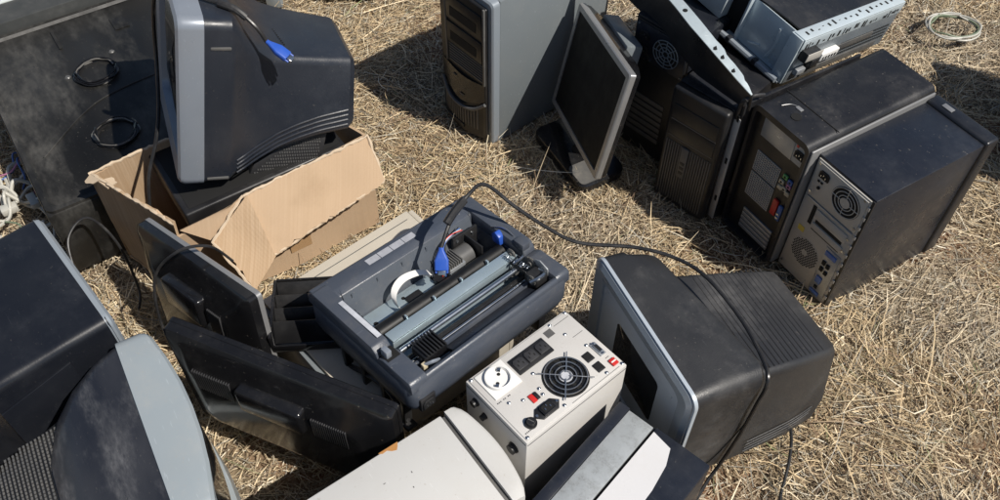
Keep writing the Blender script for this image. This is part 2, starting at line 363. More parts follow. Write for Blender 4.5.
def make_straw(n, name, label, seed, lmin, lk, wmin, wmax, zmax, bigp, S, dmin):
    rng = np.random.default_rng(seed)
    x = rng.uniform(-1.75, 1.95, n); y = rng.uniform(.45, 2.95, n)
    # keep what the camera could see, thin out bare patches
    def field(x, y, s, o):
        return np.array([noise.noise(Vector((a*s+o, b*s, o))) for a, b in zip(x, y)])
    f = field(x, y, 3.2, 5.0)
    keep = rng.uniform(0, 1, n) < np.clip(.86+f*1.9, dmin, 1)
    x = x[keep]; y = y[keep]; f = f[keep]; n = len(x)
    flow = field(x, y, 1.6, 21.0)
    L = np.clip(rng.gamma(1.8, lk, n)+lmin, lmin, .15)
    big = rng.uniform(0, 1, n) < bigp; L[big] = rng.uniform(.09, .22, big.sum())
    w = rng.uniform(wmin, wmax, n); w[big] = rng.uniform(.0007, .0015, big.sum())
    th = np.where(rng.uniform(0, 1, n) < .55, flow*5+.5+rng.normal(0, .7, n), rng.uniform(0, 2*math.pi, n))
    tilt = rng.normal(0, .13, n); up = rng.uniform(0, 1, n) < .04; tilt[up] = rng.uniform(.2, .8, up.sum())
    z0 = rng.uniform(.0, 1, n)**1.8*zmax+.001
    z0 = z0*(.55+1.5*np.clip(field(x, y, 7.5, 61.0)+.2, 0, .8))
    z0 = z0+np.array([ground_h(a, b) for a, b in zip(x, y)])+.004
    bend = rng.normal(0, .35, n)
    V = np.zeros((n, S+1, 2, 3))
    roll = rng.uniform(-1.0, 1.0, n)
    px = np.zeros((n, S+1, 3)); px[:, 0] = np.stack([x, y, z0], -1)
    arch = rng.normal(0, .12, n)
    for k in range(S):
        a = th+bend*(k/max(1, S-1)-.5); tl = tilt-arch*(k/max(1, S-1)-.5)*2
        d = np.stack([np.cos(a)*np.cos(tl), np.sin(a)*np.cos(tl), np.sin(tl)], -1)
        px[:, k+1] = px[:, k]+d*(L/S)[:, None]
    px -= (px[:, S]-px[:, 0])[:, None]*.5*np.array([1, 1, 0])
    side = np.stack([-np.sin(th)*np.cos(roll), np.cos(th)*np.cos(roll), np.sin(roll)], -1)
    for k in range(S+1):
        ww = w*(1-.65*max(0, (k-S+1)))
        V[:, k, 0] = px[:, k]+side*ww[:, None]; V[:, k, 1] = px[:, k]-side*ww[:, None]
    lift = np.maximum(0, np.array(-V[:, :, :, 2].min(axis=(1, 2)))-.028)
    V[:, :, :, 2] += lift[:, None, None]
    nv = n*(S+1)*2
    base = (np.arange(n)*(S+1)*2)[:, None]
    q = []
    for k in range(S): q.append(np.stack([base[:, 0]+2*k, base[:, 0]+2*k+1, base[:, 0]+2*k+3, base[:, 0]+2*k+2], -1))
    F = np.stack(q, 1).reshape(-1, 4)
    me = bpy.data.meshes.new(name)
    me.vertices.add(nv); me.vertices.foreach_set('co', V.reshape(-1).astype(np.float32))
    me.loops.add(F.size); me.loops.foreach_set('vertex_index', F.reshape(-1).astype(np.int32))
    me.polygons.add(len(F)); me.polygons.foreach_set('loop_start', (np.arange(len(F))*4).astype(np.int32)); me.polygons.foreach_set('loop_total', np.full(len(F), 4, np.int32))
    me.update(calc_edges=True)
    pal = np.array([(.56, .435, .265), (.43, .325, .195), (.66, .545, .365), (.27, .195, .12), (.40, .35, .25), (.33, .305, .255), (.19, .125, .08), (.66, .60, .47), (.25, .27, .13)])
    pr = np.array([.24, .20, .14, .12, .10, .08, .07, .04, .01])
    c = pal[rng.choice(len(pal), n, p=pr)]*rng.uniform(.74, 1.40, (n, 1))
    wg = np.clip((field(x, y, 2.4, 41.0)+.02)*1.3, 0, .32)[:, None]; c = c*(1-wg)+(c.mean(axis=1, keepdims=True)*np.array([1.10, 1.0, .84]))*wg
    c4 = np.concatenate([c, np.ones((n, 1))], 1)
    at = me.color_attributes.new('straw_colour', 'FLOAT_COLOR', 'POINT')
    at.data.foreach_set('color', np.repeat(c4, (S+1)*2, axis=0).reshape(-1).astype(np.float32))
    m = bpy.data.materials.new('cut_straw'); m.use_nodes = True
    nt = m.node_tree; N = nt.nodes; b = N['Principled BSDF']; b.inputs['Roughness'].default_value = .55; b.inputs['Specular IOR Level'].default_value = .3
    a = N.new('ShaderNodeAttribute'); a.attribute_name = 'straw_colour'; nt.links.new(a.outputs['Color'], b.inputs['Base Color'])
    me.materials.append(m)
    o = bpy.data.objects.new(name, me); col.objects.link(o)
    tag(o, label, 'straw', kind='stuff')
make_straw(330000, 'straw', 'dry cut straw and hay stalks scattered over the soil', 11, .008, .0175, .0004, .0013, .016, .025, 3, .26)
make_straw(380000, 'chaff', 'fine broken chaff between the straw stalks', 12, .003, .0050, .0004, .0014, .006, 0, 1, .55)

# ------------------------------------------------------------------ shared parts
def fan_grille(c, axis, r, rings, spokes, t, parent, m=None, name='fan_grille', bolt=0, rot=0):
    b = MB(); ax = 'xyz'.index(axis); u, v = [(1, 2), (2, 0), (0, 1)][ax]
    for k in range(rings): b.torus(c, axis, r*(k+1)/rings, t, 30, 6)
    for k in range(spokes):
        a = 2*math.pi*k/spokes+rot; p0 = list(c); p1 = list(c)
        for p, rr in ((p0, r*.18), (p1, r*1.05+bolt)):
            p[u] += rr*math.cos(a); p[v] += rr*math.sin(a)
        b.tube([p0, p1], t, 6, 0)
    return b.build(name, m or M['wire'], parent)

def fan_rotor(c, axis, r, parent, depth):
    """hub and blades; c is the plane the grille lies in, depth the signed way inwards"""
    ax = 'xyz'.index(axis); u, v = [(1, 2), (2, 0), (0, 1)][ax]
    b = MB(); c2 = list(c); c2[ax] += depth
    b.cyl(c2, axis, r*.38, -depth*.45, 18)
    for k in range(7):
        a0 = 2*math.pi*k/7; ring = []
        rows = []
        for rr in (r*.36, r*.66, r*.95):
            row = []
            for j in range(4):
                a = a0+j*.21+rr/r*.25; p = list(c2); p[u] += rr*math.cos(a); p[v] += rr*math.sin(a); p[ax] += -depth*(.12+.13*j); row.append(p)
            rows.append(row)
        b.loft(rows, False, False, closed=False)
    return b.build('fan_rotor', M['gloss_black'], parent)

def rib_lines(b, pts0, pts1, n, r):
    for i in range(n):
        t = i/(n-1)
        b.tube([Vector(pts0[0])*(1-t)+Vector(pts1[0])*t, Vector(pts0[1])*(1-t)+Vector(pts1[1])*t], r, 5, 0)

def frame_ring(b, outer, inner, y0, y1):
    """frame between two equal-length loops: front at y0, back at y1"""
    o0 = [(p[0], y0, p[1]) for p in outer]; i0 = [(p[0], y0, p[1]) for p in inner]
    o1 = [(p[0], y1, p[1]) for p in outer]; i1 = [(p[0], y1, p[1]) for p in inner]
    b.loft([i1, i0, o0, o1], False, False)

def dense(P, k=6):
    """subdivide the long straight sides of a loop evenly"""
    out = []; n = len(P)
    for i in range(n):
        a = P[i]; b = P[(i+1) % n]; out.append(a)
        if i % 6 == 5:
            for j in range(1, k): out.append((a[0]+(b[0]-a[0])*j/k, a[1]+(b[1]-a[1])*j/k))
    return out

def crt(root, W, H, bd, sections, rear, m_bezel, m_shell, m_rear=None, r=.03, margin=.035, chin=.06, strip=None, m_face=None, bulge=0.0):
    bw = lambda x, y: y-bulge*(1-((x-W/2)/(W/2))**2)
    rr = lambda i, rad, y: [(p[0], bw(p[0], y) if y < bd else y, p[1]) for p in rrect(i, W-i, i, H-i, rad, 10 if bulge else 5)] if not bulge else [(p[0], bw(p[0], y) if y < bd else y, p[1]) for p in dense(rrect(i, W-i, i, H-i, rad))]
    inner = lambda y, g: [(p[0], bw(p[0], y), p[1]) for p in (dense if bulge else list)(rrect(margin+g, W-margin-g, chin+g, H-margin-g, .02))]
    b = MB()
    if m_face is None:
        b.loft([inner(.022, .006), inner(.004, 0), rr(.010, r*.8, 0), rr(.003, r*.95, .005), rr(0, r, .014), rr(0, r, bd), rr(.012, r, bd+.004)], False, True)
        b.build('bezel', m_bezel, root)
    else:
        b.loft([rr(.004, r, bd-strip), rr(0, r, bd-strip), rr(0, r, bd), rr(.012, r, bd+.003)], True, True)
        b.build('bezel_trim', m_bezel, root)
        f = MB(); f.loft([inner(.022, .006), inner(.004, 0), rr(.014, r*.8, 0), rr(.005, r*.95, .006), rr(.002, r, .016), rr(.002, r, bd-strip+.001)], False, False)
        f.build('bezel', m_face, root)
    s = MB(); rings = []
    for k in range(6):
        g = k/5; cx = W/2; cz = (chin+H-margin)/2
        ring = []
        for p in rrect(margin+.005, W-margin-.005, chin+.005, H-margin-.005, .02):
            q = (cx+(p[0]-cx)*(1-g*.96), .020-.016*(1-(1-g)**2), cz+(p[1]-cz)*(1-g*.96)); ring.append((q[0], bw(q[0], q[1]), q[2]))
        rings.append(ring)
    s.loft(rings, False, True); s.build('screen', M['screen'], root)
    def ring3(sec):
        y, x0, x1, z0, z1, q = sec[:6]; lean = sec[6] if len(sec) > 6 else 0; yf = sec[7] if len(sec) > 7 else None
        out = []
        for px, pz in rrect(x0, x1, z0, z1, q):
            k = (pz-z0)/(z1-z0)*lean*((px-(x0+x1)/2)/((x1-x0)/2))
            out.append((px-k, yf(px) if yf else y, pz))
        return out
    sh = MB(); sh.loft([ring3(q) for q in sections]); sh.build('housing', m_shell, root)
    if rear:
        h = MB(); h.loft([ring3(q) for q in rear]); h.build('rear_housing', m_rear or m_shell, root)

def iec_inlet(root, c, M4, s=1.0, name='power_inlet', mt=None):
    """three-pin inlet; local plane z up through M4"""
    b = MB(); b.prism([(-.0135*s, -.010*s), (.0135*s, -.010*s), (.0135*s, .005*s), (.009*s, .010*s), (-.009*s, .010*s), (-.0135*s, .005*s)], 'z', 0, .003, .0008, M=M4)
    o = b.build(name, mt or M['black'], root)
    d = MB(); d.prism([(-.0105*s, -.0072*s), (.0105*s, -.0072*s), (.0105*s, .003*s), (.0068*s, .0072*s), (-.0068*s, .0072*s), (-.0105*s, .003*s)], 'z', .0032, .0036, M=M4); d.build('socket_opening', M['hole'], o)
    p = MB()
    for dx, dy in ((-.006, -.002), (.006, -.002), (0, .002)): p.box((dx-.0009)*s, (dx+.0009)*s, (dy-.002)*s, (dy+.002)*s, .0037, .005, M=M4)
    p.build('pin', M['steel'], o)
    return o

def face_y(x, z, y=0, flip=False):
    """plane z-up -> surface facing -y at (x, y, z): local (u, v, w) -> (u, -w, v)"""
    return Matrix.Translation((x, y, z)) @ Matrix.Rotation(R(90), 4, 'X')

# ------------------------------------------------------------------ right tower (blue black, beige back)
def right_tower():
    t = thing('computer_tower', 'navy black computer tower whose dull zinc back shows a round fan and yellow sticker', 'computer tower', (.69, 1.372, 0), -58.6, group='dark computer towers standing in the straw')
    W, D, H = .166, .365, .372
    b = MB(); b.box(0, W, .003, D-.034, 0, H, .0025)
    b.build('case_shell', M['tower_blue'], t)
    f = MB(); f.box(-.006, W+.005, D-.030, D+.012, .0, H+.005, .007, 3); f.box(.0, W-.001, D-.034, D-.030, .003, H-.002)
    f.build('front_bezel', M['navy_shell'], t)
    bd = MB(); bd.box(.030, .058, D-.018, D-.004, H+.0055, H+.0072, .0006); bd.build('badge', M['frame_silver'], t)
    p = MB(); p.box(.005, W-.007, -.001, .0035, .008, H-.006, .0008); pan = p.build('rear_panel', M['rear_beige'], t)
    # folded lip on the right edge with notches
    lip = MB(); lip.box(W-.007, W-.0005, -.0015, .004, .004, H-.003, .0006); lip.build('rear_lip', M['black'], t)
    n = MB()
    for k in range(11): n.box(W-.011, W-.004, -.004, -.0018, .03+k*.031, .04+k*.031, .0005)
    n.build('hinge_tabs', M['rear_beige'], t)
    ps = MB(); ps.box(.010, W-.012, -.004, -.0013, .262, H-.010, .001); psu = ps.build('power_supply_plate', M['rear_beige'], t)
    iec_inlet(t, None, face_y(.036, .338, -.0042), 1.05)
    sw = MB(); sw.cyl((.033, -.0075, .299), 'y', .004, .003, 12); sw.box(.024, .030, -.006, -.0043, .313, .318); sw.box(.033, .039, -.006, -.0043, .313, .318); sw.build('voltage_switch', M['hole'], t)
    d = MB(); d.cyl((.106, -.0052, .317), 'y', .039, .001, 30); d.build('fan_opening', M['hole'], t)
    fan_grille((.106, -.0058, .317), 'y', .037, 4, 4, .0011, t, M['rear_beige'])
    hub = MB(); hub.cyl((.106, -.0072, .317), 'y', .013, .0015, 20); hub.build('fan_hub', M['rear_beige'], t)
    s1 = MB(); s1.box(.012, .150, -.0055, -.0015, .253, .259, .001); s1.build('power_supply_rim', M['zinc'], t)
    # side opening and slot covers
    o = MB(); o.box(.037, .047, -.0022, -.0012, .188, .246); o.box(.056, .136, -.0022, -.0012, .204, .213); o.box(.052, .137, -.0022, -.0012, .1795, .182); o.build('slot_opening', M['hole'], t)
    for z0, z1 in ((.216, .243), (.184, .202)):
        c = MB(); c.box(.050, .143, -.0042, -.0013, z0, z1, .001); c.build('slot_cover', M['rear_beige'], t)
    y = MB(); y.box(.020, .038, -.002, -.0012, .150, .166, M=None); y.build('warning_sticker', M['yellow'], t)
    v = MB(); v.cyl((.062, -.0018, .101), 'y', .042, .0006, 32); v.build('vent_plate', M['rear_beige'], t)
    h = MB()
    for i in range(-7, 8):
        for j in range(-7, 8):
            px = (i+.5*(j % 2))*.0062; pz = j*.0054
            if math.hypot(px, pz) < .0395 and math.hypot(px, pz) > .010: h.disc((.062+px, -.0022, .101+pz), 'y', .0026, 6, R(30))
    h.build('vent_holes', M['hole'], t, smooth=False)
    io = MB(); io.box(.108, .152, -.003, -.0013, .012, .172, .001); io.build('port_plate', M['zinc'], t)
    for (x0, x1, z0, z1, mm) in ((.112, .144, .150, .164, 'jackblue'), (.114, .124, .118, .132, 'hole'), (.127, .137, .116, .130, 'hole'), (.114, .124, .096, .110, 'hole'), (.128, .138, .094, .106, 'hole'), (.116, .132, .056, .078, 'jackblue'), (.120, .129, .036, .046, 'hole'), (.113, .140, .018, .028, 'jackblue')):
        q = MB(); q.box(x0, x1, -.006, -.0032, z0, z1, .001); q.build('port', M[mm], t)
    sc = MB()
    for x, z in ((.016, .275), (.150, .275), (.016, .36), (.146, .36), (.148, .236), (.148, .196), (.014, .030)): sc.cyl((x, -.0062, z), 'y', .0032, .002, 8)
    sc.build('screws', M['steel'], t)
right_tower()

# ------------------------------------------------------------------ middle tower (black, side panel ajar)
def mid_tower():
    t = thing('computer_tower', 'black rounded computer tower with coloured rear ports, against the zinc backed tower', 'computer tower', (.581, 1.518, 0), -58.5, group='dark computer towers standing in the straw')
    W, D, H = .176, .385, .398
    b = MB(); ring = lambda y, g: [(p[0], y, p[1]) for p in rrect(g, W-g, 0+g, H-g, .020)]
    b.loft([ring(.012, 0), ring(.010, .001), ring(.3, 0), ring(D-.004, 0), ring(D, .005)])
    # raised rim round the recessed back
    o = [(p[0], p[1]) for p in rrect(0, W, 0, H, .020)]; i = [(p[0], p[1]) for p in rrect(.009, W-.009, .008, H-.016, .010)]
    frame_ring(b, o, i, -.012, .012)
    b.build('case_shell', M['tower_black'], t)
    s = MB(); s.box(W-.001, W+.0055, -.006, D-.006, .010, H-.012, .004, 3); s.build('side_panel', mat('grey_side_paint', (.22, .22, .22), .38, metal=.2, dust=DUST, dust_amt=.2), t)
    # ajar left side panel
    a = MB(); a.prism([(-.020, -.03), (-.008, -.03), (-.004, .33), (-.012, .33)], 'z', .005, .390, .003)
    a.tube([(-.014, -.03, .385), (-.013, -.026, .400), (-.008, -.010, .408), (-.003, .015, .404)], .005, 8)
    a.tube([(-.024, -.031, .34), (-.020, -.031, .385), (-.012, -.026, .402)], .006, 8)
    ap = a.build('side_panel', M['tower_black'], t); ap['label'] = 'black side panel standing ajar'
    hk = MB()
    for z in (.07, .20, .335): hk.box(-.019, -.0125, -.0345, -.0325, z, z+.018, .0005)
    hk.build('panel_hooks', M['hole'], ap)
    gz = MB(); gz.box(-.031, -.008, -.0332, -.0302, .006, .345, .001); gz.build('panel_flange', mat('bare_edge_paint', (.50, .47, .43), .5, dust=DUST, dust_amt=.3), ap)
    r = MB(); r.box(.007, W-.007, .004, .011, .006, H-.014); r.build('rear_panel', M['black'], t)
    ps = MB(); ps.box(.030, .128, .001, .006, .316, .378, .001); ps.build('power_supply_plate', M['zinc'], t)
    ps = MB(); ps.box(.129, .168, .0005, .006, .318, .380, .001); ip = ps.build('inlet_plate', M['rear_beige'], t)
    iec_inlet(t, None, face_y(.150, .348, .0003), 1.15)
    rd = MB(); rd.box(.134, .140, -.0015, .0003, .364, .372); rd.build('voltage_switch', M['red'], t)
    for z0, z1 in ((.214, .272), (.132, .205)):
        g = MB(); x0, x1 = .038, .113
        nx = 12; nz = int((z1-z0)/.0062)
        for k in range(nx+1): xx = x0+(x1-x0)*k/nx; g.box(xx-.0009, xx+.0009, .0015, .004, z0, z1)
        for k in range(nz+1): zz = z0+(z1-z0)*k/nz; g.box(x0-.0009, x1+.0009, .0012, .0042, zz-.0009, zz+.0009)
        g.build('vent_mesh', M['rear_beige'], t)
    for (x, z, mm) in ((.133, .266, 'green'), (.150, .262, 'jackblue'), (.150, .248, 'pink'), (.127, .246, 'cream'), (.127, .228, 'cream'), (.140, .232, 'cream'), (.152, .226, 'cream')):
        q = MB(); q.box(x-.007, x+.007, -.001, .004, z-.006, z+.006, .0012); j = q.build('port', M[mm], t)
        if mm != 'cream' or z > .23:
            q = MB(); q.cyl((x, -.0016, z), 'y', .003, .0006, 10); q.build('port_opening', M['hole'], j)
    q = MB(); q.box(.124, .141, -.003, .004, .140, .190, .003); q.build('video_port', M['red'], t)
    q = MB(); q.box(.144, .158, -.003, .004, .136, .184, .003); q.build('video_port', M['jackblue'], t)
    q = MB(); q.box(.146, .154, -.0045, -.003, .155, .160); q.box(.146, .154, -.0045, -.003, .143, .148); q.build('port_screws', M['steel'], t)
    for k in range(5):
        c = MB(); c.box(.050, .150, -.0005, .004, .022+k*.014, .033+k*.014, .001); c.build('slot_cover', M['zinc'], t)
    # handle latch on the top
    l = MB(); l.tube([(.040, .030, H+.0005), (.048, .050, H+.0008), (.060, .058, H+.0005)], .0011, 6); l.build('latch_wire', M['frame_silver'], t)
    l = MB(); l.box(.060, .078, .052, .062, H-.001, H+.0012, .001); l.build('latch', M['frame_silver'], t)
    l = MB(); l.cyl((.085, .032, H-.001), 'z', .012, .0016, 20); l.build('latch_recess', M['hole'], t)
    l = MB(); l.box(.006, W-.006, .0765, .0785, H-.001, H+.0006); l.build('top_seam', M['hole'], t)
mid_tower()

# ------------------------------------------------------------------ left tower
def left_tower():
    t = thing('computer_tower', 'computer tower with grey blue side and dark curved front bezel beside the silver framed monitor', 'computer tower', (-.157, 1.932, 0), -48.9, group='dark computer towers standing in the straw')
    W, D, H = .202, .42, .457
    b = MB(); b.box(.002, W, .026, D, .0, H, .003); b.build('case_shell', M['case_grey'], t)
    s = MB(); prof = [(.0, 0), (.0, .456), (W+.002, .456), (W+.002, 0)]
    s.loft([[(p[0], y, p[1]) for p in rrect(-.001+g, W+.002-g, .0, H+.002-g, .012)] for y, g in ((.024, .0), (.004, 0), (.0, .004))], True, True)
    s.build('bezel_surround', M['silver_grey'], t)
    f = MB(); f.box(-.014, -.0015, .004, .30, .004, H-.01, .004); f.build('side_cover', M['black'], t)
    f = MB(); f.box(.010, W-.014, -.010, .002, .012, H-.016, .006, 3); f.build('front_panel', M['black'], t)
    # dark lower grille bulging forwards
    g = MB(); rings = []
    for k in range(9):
        u = k/8; x = .006+(W-.026)*u; y = -.008-.020*math.sin(math.pi*u)
        top = .118-.026*math.sin(math.pi*min(1, u*1.15))+.022*u
        rings.append([(x, .0, .012), (x, y, .014), (x, y, top), (x, .0, top+.004)])
    g.loft(rings); g.build('lower_grille', M['black'], t, sharp=50)
    rb = MB()
    for k in range(15):
        u = .10+.055*k
        if u > .93: break
        x = .006+(W-.026)*u; y = -.0095-.020*math.sin(math.pi*u)
        top = .112-.026*math.sin(math.pi*min(1, u*1.15))+.022*u
        rb.box(x-.0022, x+.0022, y-.0005, y+.004, .040, top-.006, .001)
    rb.build('grille_ribs', M['vent_grey'], t)
    v = MB(); v.box(.050, .115, -.0312, -.026, .026, .038, .001); v.build('grille_handle', M['black'], t)
    # smile shaped rim and glossy panel above it
    a = MB(); a.tube([(.006, -.011, .135), (.05, -.026, .106), (.10, -.030, .100), (.15, -.024, .112), (.186, -.012, .142)], .005, 8); a.build('bezel_arc', M['vent_grey'], t)
    gp = MB(); rings = []
    for k in range(9):
        u = k/8; x = .012+(W-.030)*u; bow = math.sin(math.pi*u)
        rings.append([(x, -.008, .150-.034*bow), (x, -.011-.014*bow, .150-.036*bow), (x, -.011-.006*bow, .205-.012*bow), (x, -.008, .205-.012*bow)])
    gp.loft(rings); gp.build('control_panel', M['gloss_black'], t, sharp=50)
    e = MB(); e.box(.062, .076, -.0200, -.0185, .178, .182, .0005, M=None); e.box(.095, .112, -.0262, -.0248, .134, .138, .0005); e.build('indicator_lamp', M['vent_grey'], t)
    for z0, z1 in ((.345, .415), (.270, .335)):
        d = MB(); d.box(.034, .176, -.0135, -.008, z0, z1, .002); dr = d.build('drive_bay', M['black'], t)
        s2 = MB(); s2.box(.050, .155, -.0142, -.0134, z0+.012, z0+.040); s2.build('bay_opening', M['hole'], dr)
    d = MB()
    for k in range(7): d.box(.040, .178, -.0125, -.009, .212+k*.0085, .2155+k*.0085, .0008)
    d.build('front_louvres', M['vent_grey'], t)
    st = MB(); st.box(.028, .034, -.014, -.008, .205, .44, .001); st.box(.180, .186, -.014, -.008, .205, .44, .001); st.build('bay_frame', M['vent_grey'], t)
left_tower()

# ------------------------------------------------------------------ the two dark towers under the open chassis
def badge_tower():
    t = thing('computer_tower', 'black computer tower with ribbed front and upright badge, under the torn sheet metal', 'computer tower', (.414, 1.62, 0), -44.2, 0, group='dark computer towers standing in the straw')
    W, D, H = .157, .40, .363
    b = MB(); b.box(0, W, .012, D, 0, H, .004); b.build('case_shell', M['tower_black'], t)
    f = MB(); f.box(.0, W, -.014, .012, .0, H, .009, 3); f.build('front_bezel', M['black'], t)
    g = MB()
    for k in range(19): x = .014+k*.0072; g.box(x-.0016, x+.0016, -.0165, -.013, .018, .205, .0008)
    g.build('front_ribs', M['vent_grey'], t)
    d = MB(); d.box(.014, .143, -.0165, -.013, .222, .268, .002); d.box(.014, .143, -.0165, -.013, .274, .318, .002); d.build('drive_bay', M['black'], t)
    s = MB(); s.box(.014, .143, -.016, -.013, .219, .2215); s.box(.014, .143, -.016, -.013, .2695, .2725); s.build('bay_seam', M['vent_grey'], t)
    p = MB(); p.box(.060, .082, -.0185, -.0145, .105, .205, .002); bp = p.build('badge_plate', M['vent_grey'], t)
    q = MB()
    for z in (.118, .134, .150): q.box(.0645, .0775, -.0194, -.0184, z, z+.009, .001)
    q.build('badge_lamps', M['black'], bp)
badge_tower()

def psu_tower():
    t = thing('computer_tower', 'black computer tower behind the silver framed monitor, round fan grille showing in shade', 'computer tower', (.331, 1.82, 0), -46, group='dark computer towers standing in the straw')
    W, D, H = .174, .40, .412
    b = MB(); b.box(0, W, .004, D, 0, H, .004); b.build('case_shell', M['navy_shell'], t)
    r = MB(); r.box(.006, W-.006, -.001, .005, .008, H-.006, .001); r.build('rear_panel', M['black'], t)
    p = MB(); p.box(.010, W-.008, -.004, -.0012, .300, H-.010, .001); p.build('power_supply_plate', M['tower_blue'], t)
    d = MB(); d.cyl((.108, -.0052, .350), 'y', .040, .001, 30); d.build('fan_opening', M['hole'], t)
    fan_grille((.108, -.0060, .350), 'y', .038, 4, 8, .0014, t, M['case_grey'])
    iec_inlet(t, None, face_y(.038, .372, -.0042), 1.1); iec_inlet(t, None, face_y(.038, .330, -.0042), 1.1)
    s = MB()
    for x, z in ((.016, .396), (.160, .396), (.160, .306), (.064, .306)): s.cyl((x, -.0062, z), 'y', .003, .002, 8)
    s.build('screws', M['steel'], t)
    q = MB()
    for k in range(7): q.box(.020, .13, -.0035, -.0012, .060+k*.0195, .074+k*.0195, .001)
    q.build('slot_covers', M['vent_grey'], t)
psu_tower()

# ------------------------------------------------------------------ open chassis on top
def open_chassis():
    t = thing('open_computer_case', 'open silver metal computer case with black cover lying on top of the dark towers', 'computer case', (.419, 1.966, .404), -54.1, -7.2, 6.5)
    W, D, H = .421, .38, .130
    b = MB()
    b.box(0, W, .0, D, -.001, .003)                       # floor
    b.box(0, W, D-.003, D, .003, H-.004)                  # back
    b.box(0, .003, .0, D-.003, .003, H-.004)
    b.build('chassis_tray', M['bright_zinc'], t)
    # black painted cover, slightly bent, set back from the front edge
    c = MB(); rings = []
    for k in range(13):
        u = k/12; x = u*(W-.004)
        rings.append([(x, .015+.006*math.sin(u*9), H-.003), (x, D+.002, H-.002+.004*math.sin(u*5)), (x, D+.002, H+.002+.004*math.sin(u*5)), (x, .015+.006*math.sin(u*9), H+.001)])
    c.loft(rings); c.build('cover', M['tower_black'], t)
    # bright plate that closes the right half of the front
    p = MB(); p.box(.255, W-.004, .012, .015, .006, H-.004, .0005); pl = p.build('front_plate', M['bright_zinc'], t)
    r = MB(); r.tube([(.350, .011, .106), (.356, .010, .060), (.345, .011, .018)], .0042, 8); r.tube([(.285, .0115, .020), (.318, .0115, .034)], .003, 6); r.build('pressed_rib', M['bright_zinc'], pl)
    s = MB(); s.box(.250, .2555, -.002, .018, .004, H, .001); s.box(W-.034, W+.001, -.006, .010, .003, H, .001); s.build('plate_flange', M['bright_zinc'], t)
    # drive cage
    d = MB(); d.box(.035, .195, -.006, .14, .028, H+.004, .001); dc = d.build('drive_cage', M['bright_zinc'], t)
    k = MB(); k.box(.1955, .249, .02, .14, .006, H-.006); k.build('dark_gap', M['hole'], t)
    # lower rail with two clips
    ra = MB(); ra.tube([(.0, -.012, .008), (W-.01, -.012, .008)], .0075, 8, 0); ra.box(0, W-.005, -.010, .0, .0, .006, .001); ra.build('lower_rail', M['silver_grey'], t)
    cl = MB()
    for x in (.13, .25, .34): cl.box(x-.006, x+.006, -.022, -.006, .002, .018, .002)
    cl.build('rail_clip', M['navy_shell'], t)
    # right wall: bent flange with holes, ports below it
    f = MB(); f.box(W-.001, W+.003, .0, D, .003, H-.002, .001); wall = f.build('rear_wall', M['dull_zinc'], t)
    f = MB(); f.box(W-.030, W+.004, -.002, D, H-.002, H+.0025, .001); f.box(W+.003, W+.0045, -.002, D, H-.030, H-.002, .0005); f.build('wall_flange', M['bright_zinc'], t)
    h = MB(); rnd = random.Random(3)
    for i in range(34):
        y = .012+i*.0105
        if rnd.random() < .75: h.box(W+.0044, W+.0052, y, y+rnd.uniform(.003, .008), .102+rnd.uniform(-.001, .008), .112+rnd.uniform(-.002, .010))
    for i in range(26):
        for j in range(4):
            y = .175+i*.0075; h.box(W+.0028, W+.0036, y, y+.0045, .030+j*.011, .036+j*.011)
    h.build('wall_perforation', M['hole'], wall, smooth=False); h = MB()
    for i in range(18):
        y = .02+i*.02; h.box(W-.024+rnd.uniform(0, .012), W-.016+rnd.uniform(0, .012), y, y+.006, H+.0026, H+.0031)
    h.build('flange_perforation', M['hole'], wall, smooth=False)
    q = MB(); q.box(W+.003, W+.007, .052, .34, .008, .028, .001); q.box(W+.003, W+.006, .16, .30, .050, .068, .001); q.build('connector_strip', M['vent_grey'], t)
    q = MB(); q.box(W+.003, W+.018, .085, .150, .052, .074, .002); q.build('port', M['pure_white'], t)
    q = MB()
    for i in range(5): q.box(W+.0175, W+.0186, .092+i*.011, .098+i*.011, .056, .064)
    q.build('port_opening', M['hole'], t)
    q = MB(); q.box(W+.003, W+.020, .050, .080, .040, .068, .003); q.build('port', M['black'], t)
    q = MB(); q.box(W+.003, W+.016, .016, .046, .030, .046, .002); q.build('port', M['zinc'], t)
    q = MB(); q.box(W+.003, W+.024, .005, .052, .078, .104, .001); q.build('bracket', M['black'], t)
    q = MB(); q.box(W+.024, W+.026, .005, .060, .082, .104, .001); q.build('bracket_plate', M['rear_beige'], t)
open_chassis()

